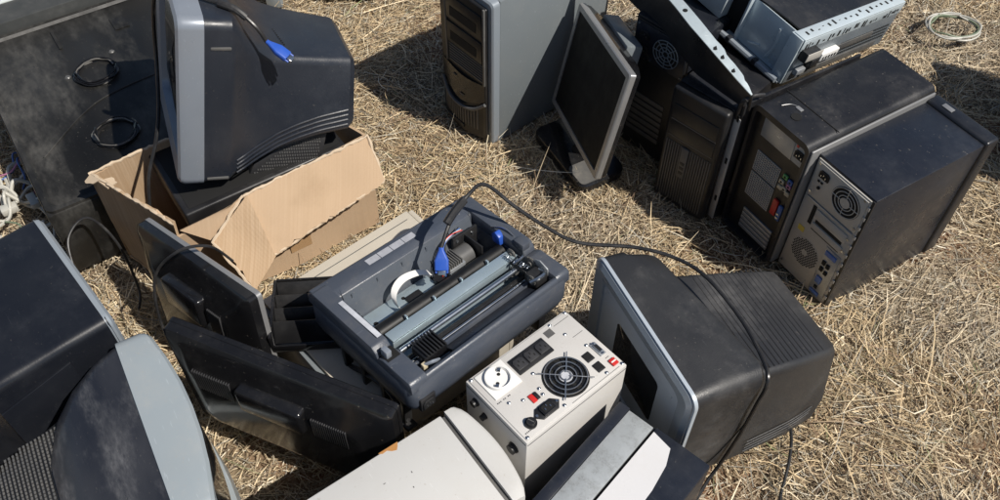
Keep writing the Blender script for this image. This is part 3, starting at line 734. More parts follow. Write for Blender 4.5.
def torn_panel():
    b = MB()
    pts = [(.300, 1.90, .530, .011), (.391, 1.748, .515, .014), (.440, 1.655, .500, .016), (.487, 1.590, .474, .014), (.530, 1.535, .446, .010), (.556, 1.505, .424, .002)]
    P = smooth_path([p[:3] for p in pts], 6); n = len(P); rings = []
    rnd = random.Random(4)
    for i, p in enumerate(P):
        u = i/(n-1); k = u*(len(pts)-1); a = int(min(k, len(pts)-2)); w = pts[a][3]*(1-(k-a))+pts[a+1][3]*(k-a)
        d = (P[min(i+1, n-1)]-P[max(i-1, 0)]).normalized()
        s = Vector((0, 0, 1)).cross(d).normalized()*-1
        w2 = w*(1+.25*rnd.uniform(-1, 1)*(u > .55))
        q0 = p+s*w; q1 = p-s*w2
        dn = Vector((.004, .003, -.0022))
        rings.append([q0, q1, q1+Vector((0, 0, -.0025)), q0+Vector((0, 0, -.0025))])
    b.loft(rings)
    t = b.build('torn_sheet', mat('pale_blue_sheet_paint', (.46, .53, .56), .35, metal=.3, dust=(.25, .25, .24), dust_amt=.35, dust_scale=16, scratch=.3), None, sharp=40)
    tag(t, 'narrow pale blue strip of torn sheet metal pointing down between the towers', 'torn sheet')
    f = MB(); rings = []
    for i, p in enumerate(P):
        d = (P[min(i+1, n-1)]-P[max(i-1, 0)]).normalized(); s = Vector((0, 0, 1)).cross(d).normalized()
        a = p+s*.006+Vector((0, 0, -.003)); lo = Vector((a.x+.004, a.y, max(.372, a.z-.12)))
        rings.append([a, a+s*-.002, lo+s*-.002, lo])
    f.loft(rings); f.build('painted_shade_side', M['tower_black'], t)  # black paints in the blue sheet's shaded face; depth added to shade the tower
    h = MB()
    for u in (.58, .66, .74): 
        p = P[int(u*(n-1))]; h.box(p.x-.006, p.x+.002, p.y-.008, p.y+.006, p.z+.0002, p.z+.0012)
    p = P[int(.30*(n-1))]; h.cyl((p.x, p.y, p.z+.0002), 'z', .006, .001, 10)
    h.build('panel_holes', M['hole'], t)
torn_panel()

# ------------------------------------------------------------------ flat screens
def front_lcd():
    t = thing('flat_monitor', 'silver framed flat monitor showing its dark screen, leaning beside the grey blue tower', 'monitor', (.139, 1.868, .086), -76.5, -13.8, -7.4, group='discarded flat monitors')
    W, H, D = .362, .298, .032
    b = MB(); o = rrect(0, W, 0, H, .006); i = rrect(.016, W-.016, .016, H-.016, .002)
    rr = lambda L, y: [(p[0], y, p[1]) for p in L]
    b.loft([rr(i, .004), rr(i, .0), rr(rrect(.002, W-.002, .002, H-.002, .006), 0), rr(o, .003), rr(o, .016)], False, False)
    b.build('frame', M['frame_silver'], t)
    s = MB(); s.box(.015, W-.015, .003, .006, .015, H-.015); s.build('screen', M['lcd_glass'], t)
    h = MB(); h.loft([rr(rrect(.001, W-.001, .001, H-.001, .006), .012), rr(rrect(.004, W-.004, .004, H-.004, .008), .030), rr(rrect(.05, W-.05, .05, H-.012, .02), .052), rr(rrect(.055, W-.055, .055, H-.017, .02), .056)]); h.build('back_cover', M['gloss_black'], t)
    bk = MB(); bk.box(.05, .22, .05, .095, .14, H-.002, .006); bk.build('hinge_cover', M['case_grey'], t)
    # column and foot, folded down to the ground
    Mi = t.matrix_basis.inverted()
    def P(x, y, z): return Mi @ Vector((x, y, z))
    nk = MB(); nk.tube([P(.235, 1.70, .13), P(.225, 1.72, .07), P(.205, 1.735, .02)], .018, 10, 6); nk.build('stand_column', M['black'], t)
    ft = MB()
    base = rrect(-.125, .125, -.075, .075, .03)
    A = Matrix.Translation((.212, 1.735, 0)) @ Matrix.Rotation(R(-60), 4, 'Z') @ Matrix.Rotation(R(3), 4, 'Y')
    ft.loft([[Mi @ (A @ Vector((p[0]*k, p[1]*k, z))) for p in base] for z, k in ((.008, .97), (.010, 1), (.030, 1), (.036, .96))])
    ft.build('stand_foot', M['gloss_black'], t)
    pl = MB(); pl.loft([[Mi @ (A @ Vector((p[0], p[1]-.0, z))) for p in rrect(.045, .118, -.066, .02, .012)] for z in (.0358, .0375)]); pl.build('foot_plate', M['vent_grey'], t)
front_lcd()

def back_lcd(name, label, pos, yaw, tx, ty, W, H, edge_m, handle, vents, cable=None):
    t = thing(name, label, 'monitor', pos, yaw, tx, ty, group='discarded flat monitors')
    rr = lambda L, y: [(p[0], y, p[1]) for p in L]
    b = MB(); b.loft([rr(rrect(.004, W-.004, .004, H-.004, .008), -.003), rr(rrect(0, W, 0, H, .010), .0), rr(rrect(0, W, 0, H, .010), .010)]); b.build('frame', edge_m, t)
    g = MB(); g.box(.02, W-.02, -.005, -.0032, .025, H-.02); g.build('screen', M['lcd_glass'], t)
    h = MB()
    h.loft([rr(rrect(.001, W-.001, .001, H-.001, .010), .0102), rr(rrect(.001, W-.001, .001, H-.001, .010), .028), rr(rrect(.010, W-.010, .012, H-.010, .012), .036),
            rr(rrect(.024, W-.024, .03, H-.034, .02), .040), rr(rrect(.055, W-.055, .06, H-.062, .03), .058), rr(rrect(.07, W-.07, .075, H-.078, .03), .061)])
    h.build('back_cover', M['gloss_black'], t)
    x0, x1, z0, z1 = handle
    k = MB(); k.box(x0, x1, .034, .074, z0, z1, .008, 3); k.build('hinge_cover', M['gloss_black'], t)
    for (vx0, vx1, vz0, vz1, n) in vents:
        v = MB()
        for q in range(n):
            xx = vx0+(vx1-vx0)*q/(n-1); v.box(xx-.0011, xx+.0011, .050, .0625, vz0, vz1, .0004)
        v.build('vent_slats', M['vent_dark'], t)
    return t
back_lcd('flat_monitor', 'black flat monitor with silver edge showing its back, leaning on the cardboard box', (-.447, .930, .025), 139.5, 8, 8.8, .393, .336, M['frame_silver'], (.13, .26, .215, .285), ((.075, .115, .20, .27, 9), (.03, .085, .085, .15, 13)))
back_lcd('flat_monitor', 'wide black flat monitor seen from behind, touching the scuffed ivory case', (-.176, .767, .024), 157.8, 0, -.5, .482, .320, M['gloss_black'], (.17, .31, .20, .27), ((.085, .155, .195, .255, 16), (.33, .41, .20, .26, 16)))

# ------------------------------------------------------------------ dot matrix printer
def printer():
    t = thing('dot_matrix_printer', 'opened slate blue dot matrix printer with exposed carriage rails, on the ivory computer', 'printer', (-.151, .764, .287), 45.1, -4.2, 4.8)
    W, D, H = .411, .309, .111
    rr = lambda g, z, r=.024: [(p[0], p[1], z) for p in rrect(g, W-g, g, D-g, r)]
    # lower tub with cavity
    b = MB()
    inn = lambda z, g=0: [(p[0], p[1], z) for p in rrect(.040+g, W-.036-g, .018+g*.3, D-.050-g, .010)]
    b.loft([rr(.020, 0), rr(.006, .010), rr(0, .030), rr(0, .078), rr(.003, .084), inn(.084), inn(.030, .004)], True, True)
    b.build('lower_tub', M['printer'], t, sharp=40)
    # raised back wall and ends (profile along x, stepped at the front)
    w = MB()
    back = [(D-.062, .078), (D-.058, .104), (D-.040, .109), (D-.008, .109), (D-.001, .100), (D-.001, .076)]
    w.prism(back, 'x', .003, W-.003, .003)
    endp = [(.092, .078), (.100, .098), (.112, .108), (D-.02, .111), (D-.002, .098), (D-.002, .076)]
    w.prism(endp, 'x', .001, .036, .003); w.prism(endp, 'x', W-.034, W-.001, .003)
    low = [(.001, .070), (.003, .092), (.010, .098), (.080, .0985), (.094, .092), (.1, .078)]
    w.prism(low, 'x', .001, .040, .003); w.prism(low, 'x', W-.036, W-.001, .003)
    w.prism([(.001, .070), (.003, .090), (.008, .0945), (.015, .092), (.018, .078)], 'x', .010, W-.010, .002)
    pass
    w.build('upper_rim', M['printer'], t, sharp=40)
    tp = MB(); tp.prism([(.0185, .082), (.046, .070), (.046, .066), (.0185, .066)], 'x', .118, W-.076, .001); tp.build('tear_plate', M['tower_blue'], t)
    iw = MB(); iw.prism([(D-.062, .088), (D-.058, .1035), (D-.085, .032), (D-.092, .034)], 'x', .042, W-.040, .001); iw.build('inner_slope', M['printer_in'], t)
    fl = MB(); fl.box(.046, .225, .176, .222, .030, .052, .002); fl.box(.044, W-.042, .052, .17, .0302, .034, .001); fl.build('inner_floor', M['rail'], t)
    fh = MB(); fh.cyl((.070, .190, .0522), 'z', .005, .0006, 12); fh.cyl((.150, .205, .0522), 'z', .004, .0006, 12); fh.build('floor_hole', M['hole'], t)
    sp = MB(); sp.box(.022, .032, .120, .235, .1100, .1122, .0004); sp.build('end_plate', M['label_grey'], t)
    # platen, rails, rods
    def bar(nm, y, z, r, m, x0=.046, x1=W-.044):
        q = MB(); q.cyl((x0, y, z), 'x', r, x1-x0, 18); return q.build(nm, m, t)
    bar('platen_roller', .152, .074, .0155, M['rubber'])
    q = MB(); q.box(.046, W-.042, .106, .131, .086, .092, .001); q.box(.046, W-.042, .106, .109, .070, .0862, .0005); q.build('carriage_rail', M['rail'], t)
    bar('guide_rod', .088, .080, .0055, M['steel']); bar('guide_rod', .062, .068, .0036, M['steel'])
    q = MB(); q.box(.046, W-.044, .070, .080, .050, .066, .001); q.build('ribbon_track', M['black'], t)
    q = MB(); q.box(.046, W-.044, .047, .053, .045, .078, .001); q.build('paper_guide', M['printer'], t)
    q = MB()
    for x in (.10, .17, .24, .31): q.box(x, x+.004, .132, .140, .084, .0945, .001)
    q.build('rail_tab', M['rail'], t)
    # print head on the left end, belts on the right end
    h = MB(); h.box(.058, .112, .030, .072, .078, .100, .005, 3); hd = h.build('print_head', M['gloss_black'], t)
    fn = MB()
    for k in range(7): fn.box(.062+k*.007, .0655+k*.007, .028, .074, .100, .106, .001)
    fn.build('cooling_fins', M['black'], hd)
    h = MB(); h.tube([(.056, .030, .086), (.068, .022, .092), (.084, .024, .082)], .0035, 6); h.build('head_lever', M['silver_blue'], t)
    h = MB(); h.box(.050, .060, .026, .036, .072, .088, .002); h.build('head_bracket', M['cream'], t)
    h = MB(); h.box(.340, .372, .026, .060, .060, .096, .004); h.build('belt_housing', M['black'], t)
    h = MB(); h.tube([(.330, .034, .096), (.346, .024, .106), (.366, .030, .101), (.370, .050, .092)], .004, 6); h.tube([(.340, .090, .100), (.358, .084, .110), (.374, .098, .100)], .003, 6); h.build('spring_wire', M['steel'], t)
    h = MB(); h.cyl((.356, .100, .060), 'y', .014, .006, 18); h.cyl((.356, .094, .060), 'y', .006, .02, 12); h.build('drive_gear', M['vent_grey'], t)
    h = MB(); h.box(.376, .398, .100, .128, .098, .116, .003); h.build('end_block', M['printer'], t)
    # motor, gear frame and blue lever at the back right
    m = MB(); m.cyl((.285, .205, .062), 'x', .022, .040, 20)
    for k in range(7): m.box(.250+k*.0055, .2525+k*.0055, .178, .216, .052, .090, .0006)
    m.build('stepper_motor', M['vent_grey'], t)
    m = MB(); m.box(.250, .292, .176, .218, .046, .078, .002); m.build('motor_bracket', M['zinc'], t)
    m = MB(); m.box(.300, .366, .222, .228, .050, .100, .001); m.box(.330, .334, .17, .226, .05, .096, .001); m.build('gear_frame', M['black'], t)
    m = MB()
    for x, z in ((.31, .09), (.33, .075), (.352, .088)): m.cyl((x, .2195, z), 'y', .003, .0025, 8)
    m.build('frame_screw', M['steel'], t)
    m = MB(); m.prism([(.154, .086), (.176, .086), (.180, .104), (.170, .114), (.157, .106)], 'x', .366, .380, .002); m.build('release_lever', M['blue'], t)
    m = MB(); m.tube([(.375, .19, .112), (.388, .165, .116), (.390, .138, .110)], .0025, 6); m.build('lever_wire', M['wire'], t)
    m = MB(); m.box(.008, .020, .076, .094, .098, .1155, .002); m.build('edge_clip', M['silver_blue'], t)
    m = MB(); m.box(.006, .034, .070, .098, .0988, .0998); m.build('clip_recess', M['hole'], t)
    # loose mechanism at the right end: springs, levers, gears and thin wires
    for (x, y, z, L, ry) in ((.352, .060, .100, .026, .004), (.345, .098, .098, .022, .0035)):
        q = MB(); q.tube([(x+ry*math.cos(a*.9), y+L*a/30, z+ry*math.sin(a*.9)) for a in range(31)], .0008, 5, 2); q.build('coil_spring', M['steel'], t)
    for (x, y, z, r) in ((.372, .075, .088, .013), (.360, .118, .092, .010), (.338, .040, .090, .009)):
        q = MB(); q.cyl((x, y, z), 'x', r, .004, 22); q.cyl((x-.003, y, z), 'x', r*.45, .010, 12)
        for k in range(14):
            a = 2*math.pi*k/14; q.box(-.0012, .0012, r-.001, r+.002, -.0015, .0015, M=Matrix.Translation((x+.002, y, z)) @ Matrix.Rotation(a, 4, 'X'))
        q.build('gear', M['vent_grey'], t)
    for k, (m, o) in enumerate((('red', 0), ('white_wire', .004), ('jackblue', .008), ('black', .012))):
        q = MB(); q.tube([(.238+o, .186, .060), (.246+o, .196, .088), (.270+o, .226, .096), (.300+o, .232, .106), (.330, .228+o, .104)], .0011, 5, 6); q.build('thin_wire', M[m], t)
    q = MB(); q.prism([(.028, .086), (.060, .094), (.066, .106), (.052, .112), (.030, .104)], 'x', .3735, .3765, .0008); q.build('lever_arm', M['zinc'], t)
    q = MB(); q.box(.345, .349, .03, .125, .084, .092, .001); q.build('belt', M['rubber'], t)
    for k in range(5):
        q = MB(); q.box(.060+k*.062, .064+k*.062, .2445, .2485, .050, .098, .001); q.build('wall_rib', M['printer_in'], t)
    # white ribbon cable
    path = smooth_path([(.128, .176, .054), (.118, .186, .070), (.128, .203, .086), (.158, .215, .090), (.195, .214, .084), (.222, .208, .070)], 6)
    rings = [[p+Vector((0, -.008, 0)), p+Vector((0, .008, .002)), p+Vector((0, .008, .003)), p+Vector((0, -.008, .001))] for p in path]
    rc = MB(); rc.loft(rings); rc.build('ribbon_cable', M['pure_white'], t)
    m = MB(); m.box(.150, .185, .176, .200, .052, .058, .001); m.build('circuit_block', M['black'], t)
    m = MB(); m.cyl((.232, .190, .052), 'z', .012, .012, 14); m.build('cable_clamp', M['black'], t)
    # sticker strip on the back rim
    for k in range(4):
        s = MB(); x0 = .128+k*.0305; s.box(x0, x0+.029, D-.034, D-.018, .1092, .1096); s.build('label_sticker', M['label_dull'], t)
    # slots on the inner left wall
    s = MB()
    for k in range(3): s.box(.045, .050, D-.110+k*.011, D-.104+k*.011, .062, .080)
    s.build('wall_slot', M['hole'], t)
    iec_inlet(t, None, face_y(.032, .030, -.004), 1.0)
    ip = MB(); ip.box(.015, .049, -.004, .006, .014, .046, .002); ip.build('inlet_plate', M['black'], t)
    # side brackets hanging below the left end
    g = MB()
    g.box(.012, .02, .04, .26, -.012, .01, .002)
    for y in (.05, .11, .17, .23): g.prism([(y, .005), (y+.016, .005), (y+.010, -.085), (y+.002, -.085)], 'x', .016, .034, .002)
    g.tube([(.022, .05, -.075), (.022, .12, -.03), (.022, .25, -.078)], .005, 6, 4); g.box(.012, .036, .04, .26, -.092, -.084, .002)
    g.box(W-.04, W-.02, .04, .26, -.09, .01, .002)
    g.build('support_frame', M['black'], t)
printer()

# ------------------------------------------------------------------ ivory power unit
def ups():
    t = thing('power_supply_unit', 'ivory metal backup power unit with sockets and round fan on its upturned back', 'power unit', (-.06, .821, 0), -48.8, -.8, -1.1)
    W, L, H = .167, .249, .320
    b = MB(); b.box(0, W, 0, L, 0, H-.002, .002); b.build('case_shell', M['ups_white'], t)
    p = MB(); p.box(.004, W-.004, .004, L-.004, H-.003, H, .0008); p.build('back_plate', M['ups_white'], t)
    Z = H
    def Mz(x, y, rot=0): return Matrix.Translation((x, y, Z)) @ Matrix.Rotation(R(rot), 4, 'Z')
    # wall socket
    s = MB(); s.box(-.031, .031, -.0315, .0315, 0, .003, .0012, M=Mz(.0375, .046)); so = s.build('wall_socket', M['pure_white'], t)
    s = MB()
    s.loft([[(.0375+r*math.cos(a*math.pi/16), .046+r*math.sin(a*math.pi/16), Z+z) for a in range(32)] for r, z in ((.0255, .0028), (.0250, .0105), (.0225, .0110), (.0212, .0036))], True, True)
    s.build('socket_ring', M['pure_white'], so, sharp=20)
    s = MB()
    for dx, dy in ((-.007, .007), (.007, -.007)): s.cyl((.0375+dx, .046+dy, Z+.0038), 'z', .0034, .0004, 12)
    s.build('socket_hole', M['hole'], so)
    s = MB(); s.box(-.003, .003, .0145, .0208, .0036, .0100, M=Mz(.0375, .046, 45)); s.box(-.003, .003, -.0208, -.0145, .0036, .0100, M=Mz(.0375, .046, 45)); s.build('earth_clip', M['steel'], so)
    # three outlet bank
    o = MB(); o.box(.020, .057, .083, .168, Z-.001, Z+.003, .001); ob = o.build('outlet_bank', M['black'], t)
    for k in range(3):
        y = .098+k*.0275; A = Matrix.Translation((.0385, y, Z+.003)) @ Matrix.Rotation(R(90), 4, 'Z')
        q = MB(); q.prism([(-.012, -.012), (.012, -.012), (.012, .007), (.008, .012), (-.008, .012), (-.012, .007)], 'z', 0, .003, .0015, M=A); f = q.build('outlet', M['vent_dark'], ob)
        q = MB()
        for dx, dy in ((-.006, -.003), (.006, -.003), (0, .004)): q.box(dx-.001, dx+.001, dy-.0025, dy+.0025, .0031, .0035, M=A)
        q.build('outlet_slot', M['hole'], f)
    # fan
    c = (.113, .144, Z+.0055)
    d = MB(); d.cyl((.113, .144, Z+.0002), 'z', .0415, .0006, 36); d.build('fan_opening', M['hole'], t)
    d = MB(); d.torus((.113, .144, Z+.0008), 'z', .0425, .0018, 40, 6); d.build('fan_rim', M['black'], t)
    r = MB(); r.cyl((.113, .144, Z+.0009), 'z', .016, .0020, 22)
    for k in range(7):
        a0 = 2*math.pi*k/7; rows = []
        for rr in (.015, .028, .039):
            rows.append([(.113+rr*math.cos(a0+j*.19+rr*8), .144+rr*math.sin(a0+j*.19+rr*8), Z+.0010+j*.0006) for j in range(4)])
        r.loft(rows, False, False, closed=False)
    r.build('fan_rotor', M['gloss_black'], t)
    lb = MB(); lb.cyl((.113, .144, Z+.0030), 'z', .013, .0004, 22); lb.build('fan_label', M['label_grey'], t)
    fan_grille(c, 'z', .040, 4, 4, .0012, t, M['wire'], bolt=.010, rot=R(45))
    # inlet, fuse, switches, data ports, screws, print
    A = Mz(.140, .072, 90)
    e = MB(); e.prism([(-.030, 0), (-.018, -.013), (.018, -.013), (.030, 0), (.018, .013), (-.018, .013)], 'z', 0, .003, .001, M=A); ee = e.build('power_inlet', M['black'], t)
    e = MB(); e.prism([(-.014, -.010), (.014, -.010), (.014, .005), (.009, .010), (-.009, .010), (-.014, .005)], 'z', .003, .008, .001, M=A); e.build('inlet_collar', M['gloss_black'], ee)
    e = MB(); e.prism([(-.0105, -.0075), (.0105, -.0075), (.0105, .004), (.007, .0075), (-.007, .0075), (-.0105, .004)], 'z', .0081, .0086, M=A); e.build('socket_opening', M['hole'], ee)
    e = MB()
    for dx, dy in ((-.006, -.002), (.006, -.002), (0, .003)): e.box(dx-.001, dx+.001, dy-.002, dy+.002, .0087, .0105, M=A)
    for dx in (-.024, .024): e.cyl((dx, 0, .003), 'z', .0028, .0015, 10, M=A)
    e.build('pin', M['steel'], ee)
    f = MB(); f.cyl((.143, .031, Z), 'z', .0115, .004, 24); f.cyl((.143, .031, Z+.004), 'z', .0085, .007, 24, .0075); fu = f.build('fuse_holder', M['black'], t)
    f = MB(); f.box(-.006, .006, -.0009, .0009, .0112, .0116, M=Mz(.143, .031, 20)); f.build('fuse_slot', M['vent_grey'], fu)
    q = MB(); q.box(.099, .117, .062, .072, Z, Z+.003, .001); sw = q.build('breaker_switch', M['red'], t)
    q = MB(); q.box(.100, .116, .0725, .080, Z, Z+.0035, .001); q.build('breaker_rocker', M['black'], sw)
    q = MB(); q.box(.140, .155, .226, .240, Z, Z+.004, .001); q.build('red_switch', M['red'], t)
    q = MB(); q.box(.146, .149, .2275, .2385, Z+.0042, Z+.0046); q.build('switch_mark', M['pure_white'], t)
    for x in (.109, .137):
        q = MB(); q.box(x-.010, x+.010, .196, .214, Z-.001, Z+.002, .0015); j = q.build('network_port', M['black'], t)
        q = MB(); q.box(x-.007, x+.006, .198, .212, Z+.0021, Z+.0026); q.build('port_opening', M['hole'], j)
    A = Mz(.108, .231, 0)
    q = MB(); q.box(-.016, .016, -.007, .007, 0, .0025, .001, M=A); db = q.build('serial_port', M['zinc'], t)
    q = MB(); q.prism([(-.010, -.004), (.010, -.004), (.0085, .0045), (-.0085, .0045)], 'z', .0025, .0058, .0006, M=A); q.build('port_shroud', M['steel'], db)
    q = MB(); q.prism([(-.0085, -.0028), (.0085, -.0028), (.007, .0033), (-.007, .0033)], 'z', .0059, .0063, M=A); q.build('port_opening', M['hole'], db)
    q = MB()
    for dx in (-.0135, .0135): q.cyl((dx, 0, .0025), 'z', .0026, .003, 8, M=A)
    q.build('port_screw', M['steel'], db)
    q = MB()
    for x, y in ((.087, .029), (.010, .200), (.044, .208), (.088, .221), (.069, .103), (.156, .207), (.155, .101), (.099, .052), (.113, .087), (.100, .090), (.007, .008), (.160, .008), (.160, .243), (.007, .243)):
        q.cyl((x, y, Z), 'z', .0034, .0016, 12); q.cyl((x, y, Z+.0016), 'z', .0026, .0008, 12, .0014)
    q.build('screws', M['steel'], t)
    k = MB(); rnd = random.Random(9)
    def words(x, y, n, h=.0024, step=.0035):
        for i in range(n):
            if rnd.random() < .85: k.box(x-h/2, x+h/2, y+i*step, y+i*step+step*.62, Z+.0001, Z+.0004)
    words(.075, .012, 9); words(.152, .010, 7); words(.098, .220, 0); words(.132, .228, 4, .0016, .003); words(.062, .092, 0)
    k.box(.0155, .0163, .205, .243, Z+.0001, Z+.0004); k.box(.058, .0588, .215, .240, Z+.0001, Z+.0004)
    k.box(.1605, .1612, .115, .235, Z+.0001, Z+.0004)
    k.build('printed_lettering', M['ink'], t)
    st = MB(); st.box(.014, .030, .178, .196, Z+.0001, Z+.0004); st.build('worn_sticker', M['vent_grey'], t)
    # knobs on the shaded side
    for x, z, r in ((.135, .262, .012), (.030, .285, .009), (.055, .268, .007)):
        n = MB(); n.cyl((x, -.010, z), 'y', r*.85, .010, 18); n.cyl((x, -.003, z), 'y', r, .003, 18); n.build('cable_gland', M['black'], t)
    sm = MB(); sm.box(W-.0005, W+.0008, .002, L-.002, H-.012, H-.011); sm.box(.002, W-.002, -.0008, .0005, H-.012, H-.011); sm.build('cover_seam', M['ink'], t)
ups()

# ------------------------------------------------------------------ ivory case, bottom centre
def ivory_case():
    t = thing('computer_case', 'scuffed ivory computer case with curved front bezel at the bottom edge', 'computer case', (-.508, .464, 0), -53.5)
    W, D, H = .205, .503, .31
    b = MB(); b.box(0, W, 0, D, 0, H, .003); b.build('case_shell', M['beige'], t)
    g = MB(); g.box(.001, W-.001, D, D+.010, .002, H-.010, .001); g.build('bezel_groove', M['vent_grey'], t)
    f = MB(); rings = []
    for k in range(17):
        u = k/16; x = -.003+(W+.004)*u; bow = .015*math.sin(math.pi*u)
        e = .006 if k in (0, 16) else (.0015 if k in (1, 15) else 0)
        rings.append([(x, D+.010, 0+e), (x, D+.036+bow-e, 0+e), (x, D+.040+bow-e, .02), (x, D+.040+bow-e, H-.012), (x, D+.037+bow-e, H-.004-e*.5), (x, D+.030+bow-e, H-e*.5), (x, D+.010, H+.001-e*.5)])
    f.loft(rings); f.build('front_bezel', M['beige'], t, sharp=50)
    s = MB(); s.prism([(-.001, .375), (.004, .381), (.003, .390), (.009, .397), (.012, .405), (.006, .410), (-.001, .414)], 'z', H-.001, H+.0005); s.build('rust_patch', M['orange'], t)
    c = MB(); c.box(.06, .0635, D-.10, D-.0985, H+.0001, H+.0004); c.box(.085, .088, D-.112, D-.1105, H+.0001, H+.0004); c.box(.052, .0532, D-.15, D-.146, H+.0001, H+.0004); c.build('scuff_marks', M['vent_grey'], t)
ivory_case()

# ------------------------------------------------------------------ dark case with galvanised strip
def strip_case():
    t = thing('computer_case', 'dark blue case with a bare galvanised strip and a white label along its top', 'computer case', (-.058, .494, 0), -40.7)
    W, D, H = .199, .438, .257
    b = MB(); b.box(0, .0235, 0, D, 0, H, .002); b.build('side_rail', M['tower_blue'], t)
    c = MB(); c.box(.024, W, 0, D-.001, 0, H-.007, .001); c.build('case_shell', M['tower_blue'], t)
    c = MB(); c.box(.083, W, 0, D, H-.0069, H, .003); c.build('top_cover', M['tower_blue'], t)
    g = MB(); g.box(.0240, .0785, 0, D-.004, H-.0069, H-.001, .0015); g.build('galvanised_strip', M['galv'], t)
    k = MB(); k.box(.0787, .0828, .0, D-.008, H-.0069, H-.0058); k.build('groove', M['hole'], t)
    w = MB(); w.prism([(.0845, .0), (.150, .0), (.150, .24), (.147, .33), (.139, .385), (.126, .418), (.0845, .426)], 'z', H+.0001, H+.0008); w.build('label', M['white_label'], t)
strip_case()

# ------------------------------------------------------------------ tube monitors
def crt_right():
    t = thing('tube_monitor', 'dark dusty tube monitor with silver blue bezel line, a cable draped over it', 'monitor', (.186, 1.096, 0), -66, group='discarded tube monitors')
    W, H = .37, .36
    def arc(k):
        return lambda x: k*(1-.58*max(0, (.135-x)/.135)**1.7-.09*max(0, (x-.28)/.09)**2)
    sec = [(.014, .001, .369, .002, .359, .026), (.06, .002, .368, .004, .357, .028), (.12, .004, .367, .005, .350, .030, 0, arc(.13)), (.17, .007, .366, .006, .342, .032, 0, arc(.172)), (.176, .012, .362, .010, .335, .032, 0, arc(.1785)), (.177, .03, .345, .03, .31, .03, 0, arc(.177))]
    rear = [(.060, .030, .368, .008, .300, .03, .02), (.160, .036, .368, .006, .296, .02, .03), (.30, .046, .366, .004, .254, .016, .036), (.375, .056, .356, .010, .228, .014, .034), (.398, .062, .345, .05, .218, .014, .030), (.406, .070, .335, .06, .21, .012, .03)]
    crt(t, W, H, .016, sec, rear, M['lit_trim'], M['brown_shell'], M['brown_shell'], r=.026, margin=.040, chin=.06, strip=.007, m_face=M['silver_shaded'])
    b = MB()
    for k in range(15):
        y = .190+k*.0125; z = .296-.042*(y-.16)/.14 if y < .30 else .254-.026*(y-.30)/.075
        b.tube([(.085, y, z-.0006), (.325-.08*max(0, y-.2), y, z-.0006)], .0020, 5, 0)
    b.build('vent_ribs', M['brown_shell'], t)
    b = MB()
    for k in range(4):
        z = .030+k*.014; b.tube([(.3655, .19, z), (.3610, .30, z+.002), (.352, .36, z+.004)], .0011, 5, 3)
    b.build('side_grooves', M['brown_shell'], t)
    f = MB(); f.tube([(W-.0015, .03, .06), (W-.001, .10, .062), (W-.002, .165, .20)], .0012, 5, 4); f.build('housing_seam', M['hole'], t)
crt_right()

def crt_box():
    t = thing('tube_monitor', 'black tube monitor with silver blue bezel, standing in the cardboard box', 'monitor', (-.826, 1.625, .300), -69.2, -14.9, -5.4, group='discarded tube monitors')
    W, H = .363, .395
    sec = [(.049, .002, .361, .003, .392, .02), (.105, .003, .360, .004, .390, .02), (.116, .008, .355, .006, .384, .03), (.135, .020, .346, .012, .352, .04, .006), (.165, .032, .342, .034, .316, .035, .014), (.21, .045, .341, .064, .294, .022, .024), (.25, .052, .342, .084, .287, .018, .030), (.30, .057, .343, .102, .282, .018, .036), (.365, .060, .343, .116, .276, .018, .044), (.378, .070, .333, .126, .264, .018, .044)]
    crt(t, W, H, .052, sec, None, M['silver_blue'], M['dark_shell'], r=.022, margin=.030, chin=.05)
    def side(y, up):
        """point on the near side of the housing, 'up' above its lower edge"""
        for a, b in zip(sec, sec[1:]):
            if a[0] <= y <= b[0]:
                u = (y-a[0])/(b[0]-a[0]); g = lambda k: (a[k] if len(a) > k else 0)*(1-u)+(b[k] if len(b) > k else 0)*u
                z = g(3)+up; return (g(2)-g(6)*up/(g(4)-g(3)), y, z)
    for k in range(4):
        pts = [side(.122+q*.0172, .018+k*.0105) for q in range(15)]
        b = MB(); b.tube(pts, .0024, 6, 3); b.build('moulded_ridge', M['dark_shell'], t)
    g = MB(); g.prism([(.155, -.012), (.315, -.012), (.325, .102), (.27, .086), (.21, .054), (.165, .020)], 'x', .10, .318, .004); gb = g.build('vent_base', M['vent_dark'], t)
    v = MB()
    for k in range(11):
        z = -.006+k*.0088; y0 = .166+max(0, z+.004)*1.05
        for q in range(int(max(0, .314-y0)/.0055)): v.box(.3175, .3196, y0+q*.0055, y0+q*.0055+.0030, z, z+.0036)
    v.build('vent_mesh', M['vent_grey'], gb)
    s = MB(); s.box(W-.006, W-.0008, .064, .104, .330, .337, .002); s.box(W-.006, W-.0008, .058, .104, .016, .023, .002); s.build('latch_slots', M['vent_grey'], t)
    h = MB()
    for k in range(9): h.cyl((.225+k*.008-.02, .215+k*.0015, .2925), 'z', .0018, .0012, 8)
    h.build('top_vents', M['hole'], t)
crt_box()

def crt_a():
    t = thing('tube_monitor', 'navy black tube monitor with clean flat top, cut by the left edge near white wires', 'monitor', (-.708, .919, 0), 131.6, group='discarded tube monitors')
    W, H = .342, .38
    sec = [(.010, .001, .341, .002, .378, .018), (.10, .003, .339, .004, .375, .018), (.24, .006, .336, .010, .366, .02), (.27, .030, .31, .03, .33, .03), (.40, .06, .28, .06, .26, .03)]
    crt(t, W, H, .013, sec, None, M['silver_grey'], M['navy_shell'], r=.022)
    b = MB(); b.prism([(.10, .10), (.24, .06), (.24, .30), (.10, .33)], 'x', .0005, .004, .001); b.build('side_panel', M['navy_shell'], t)
crt_a()

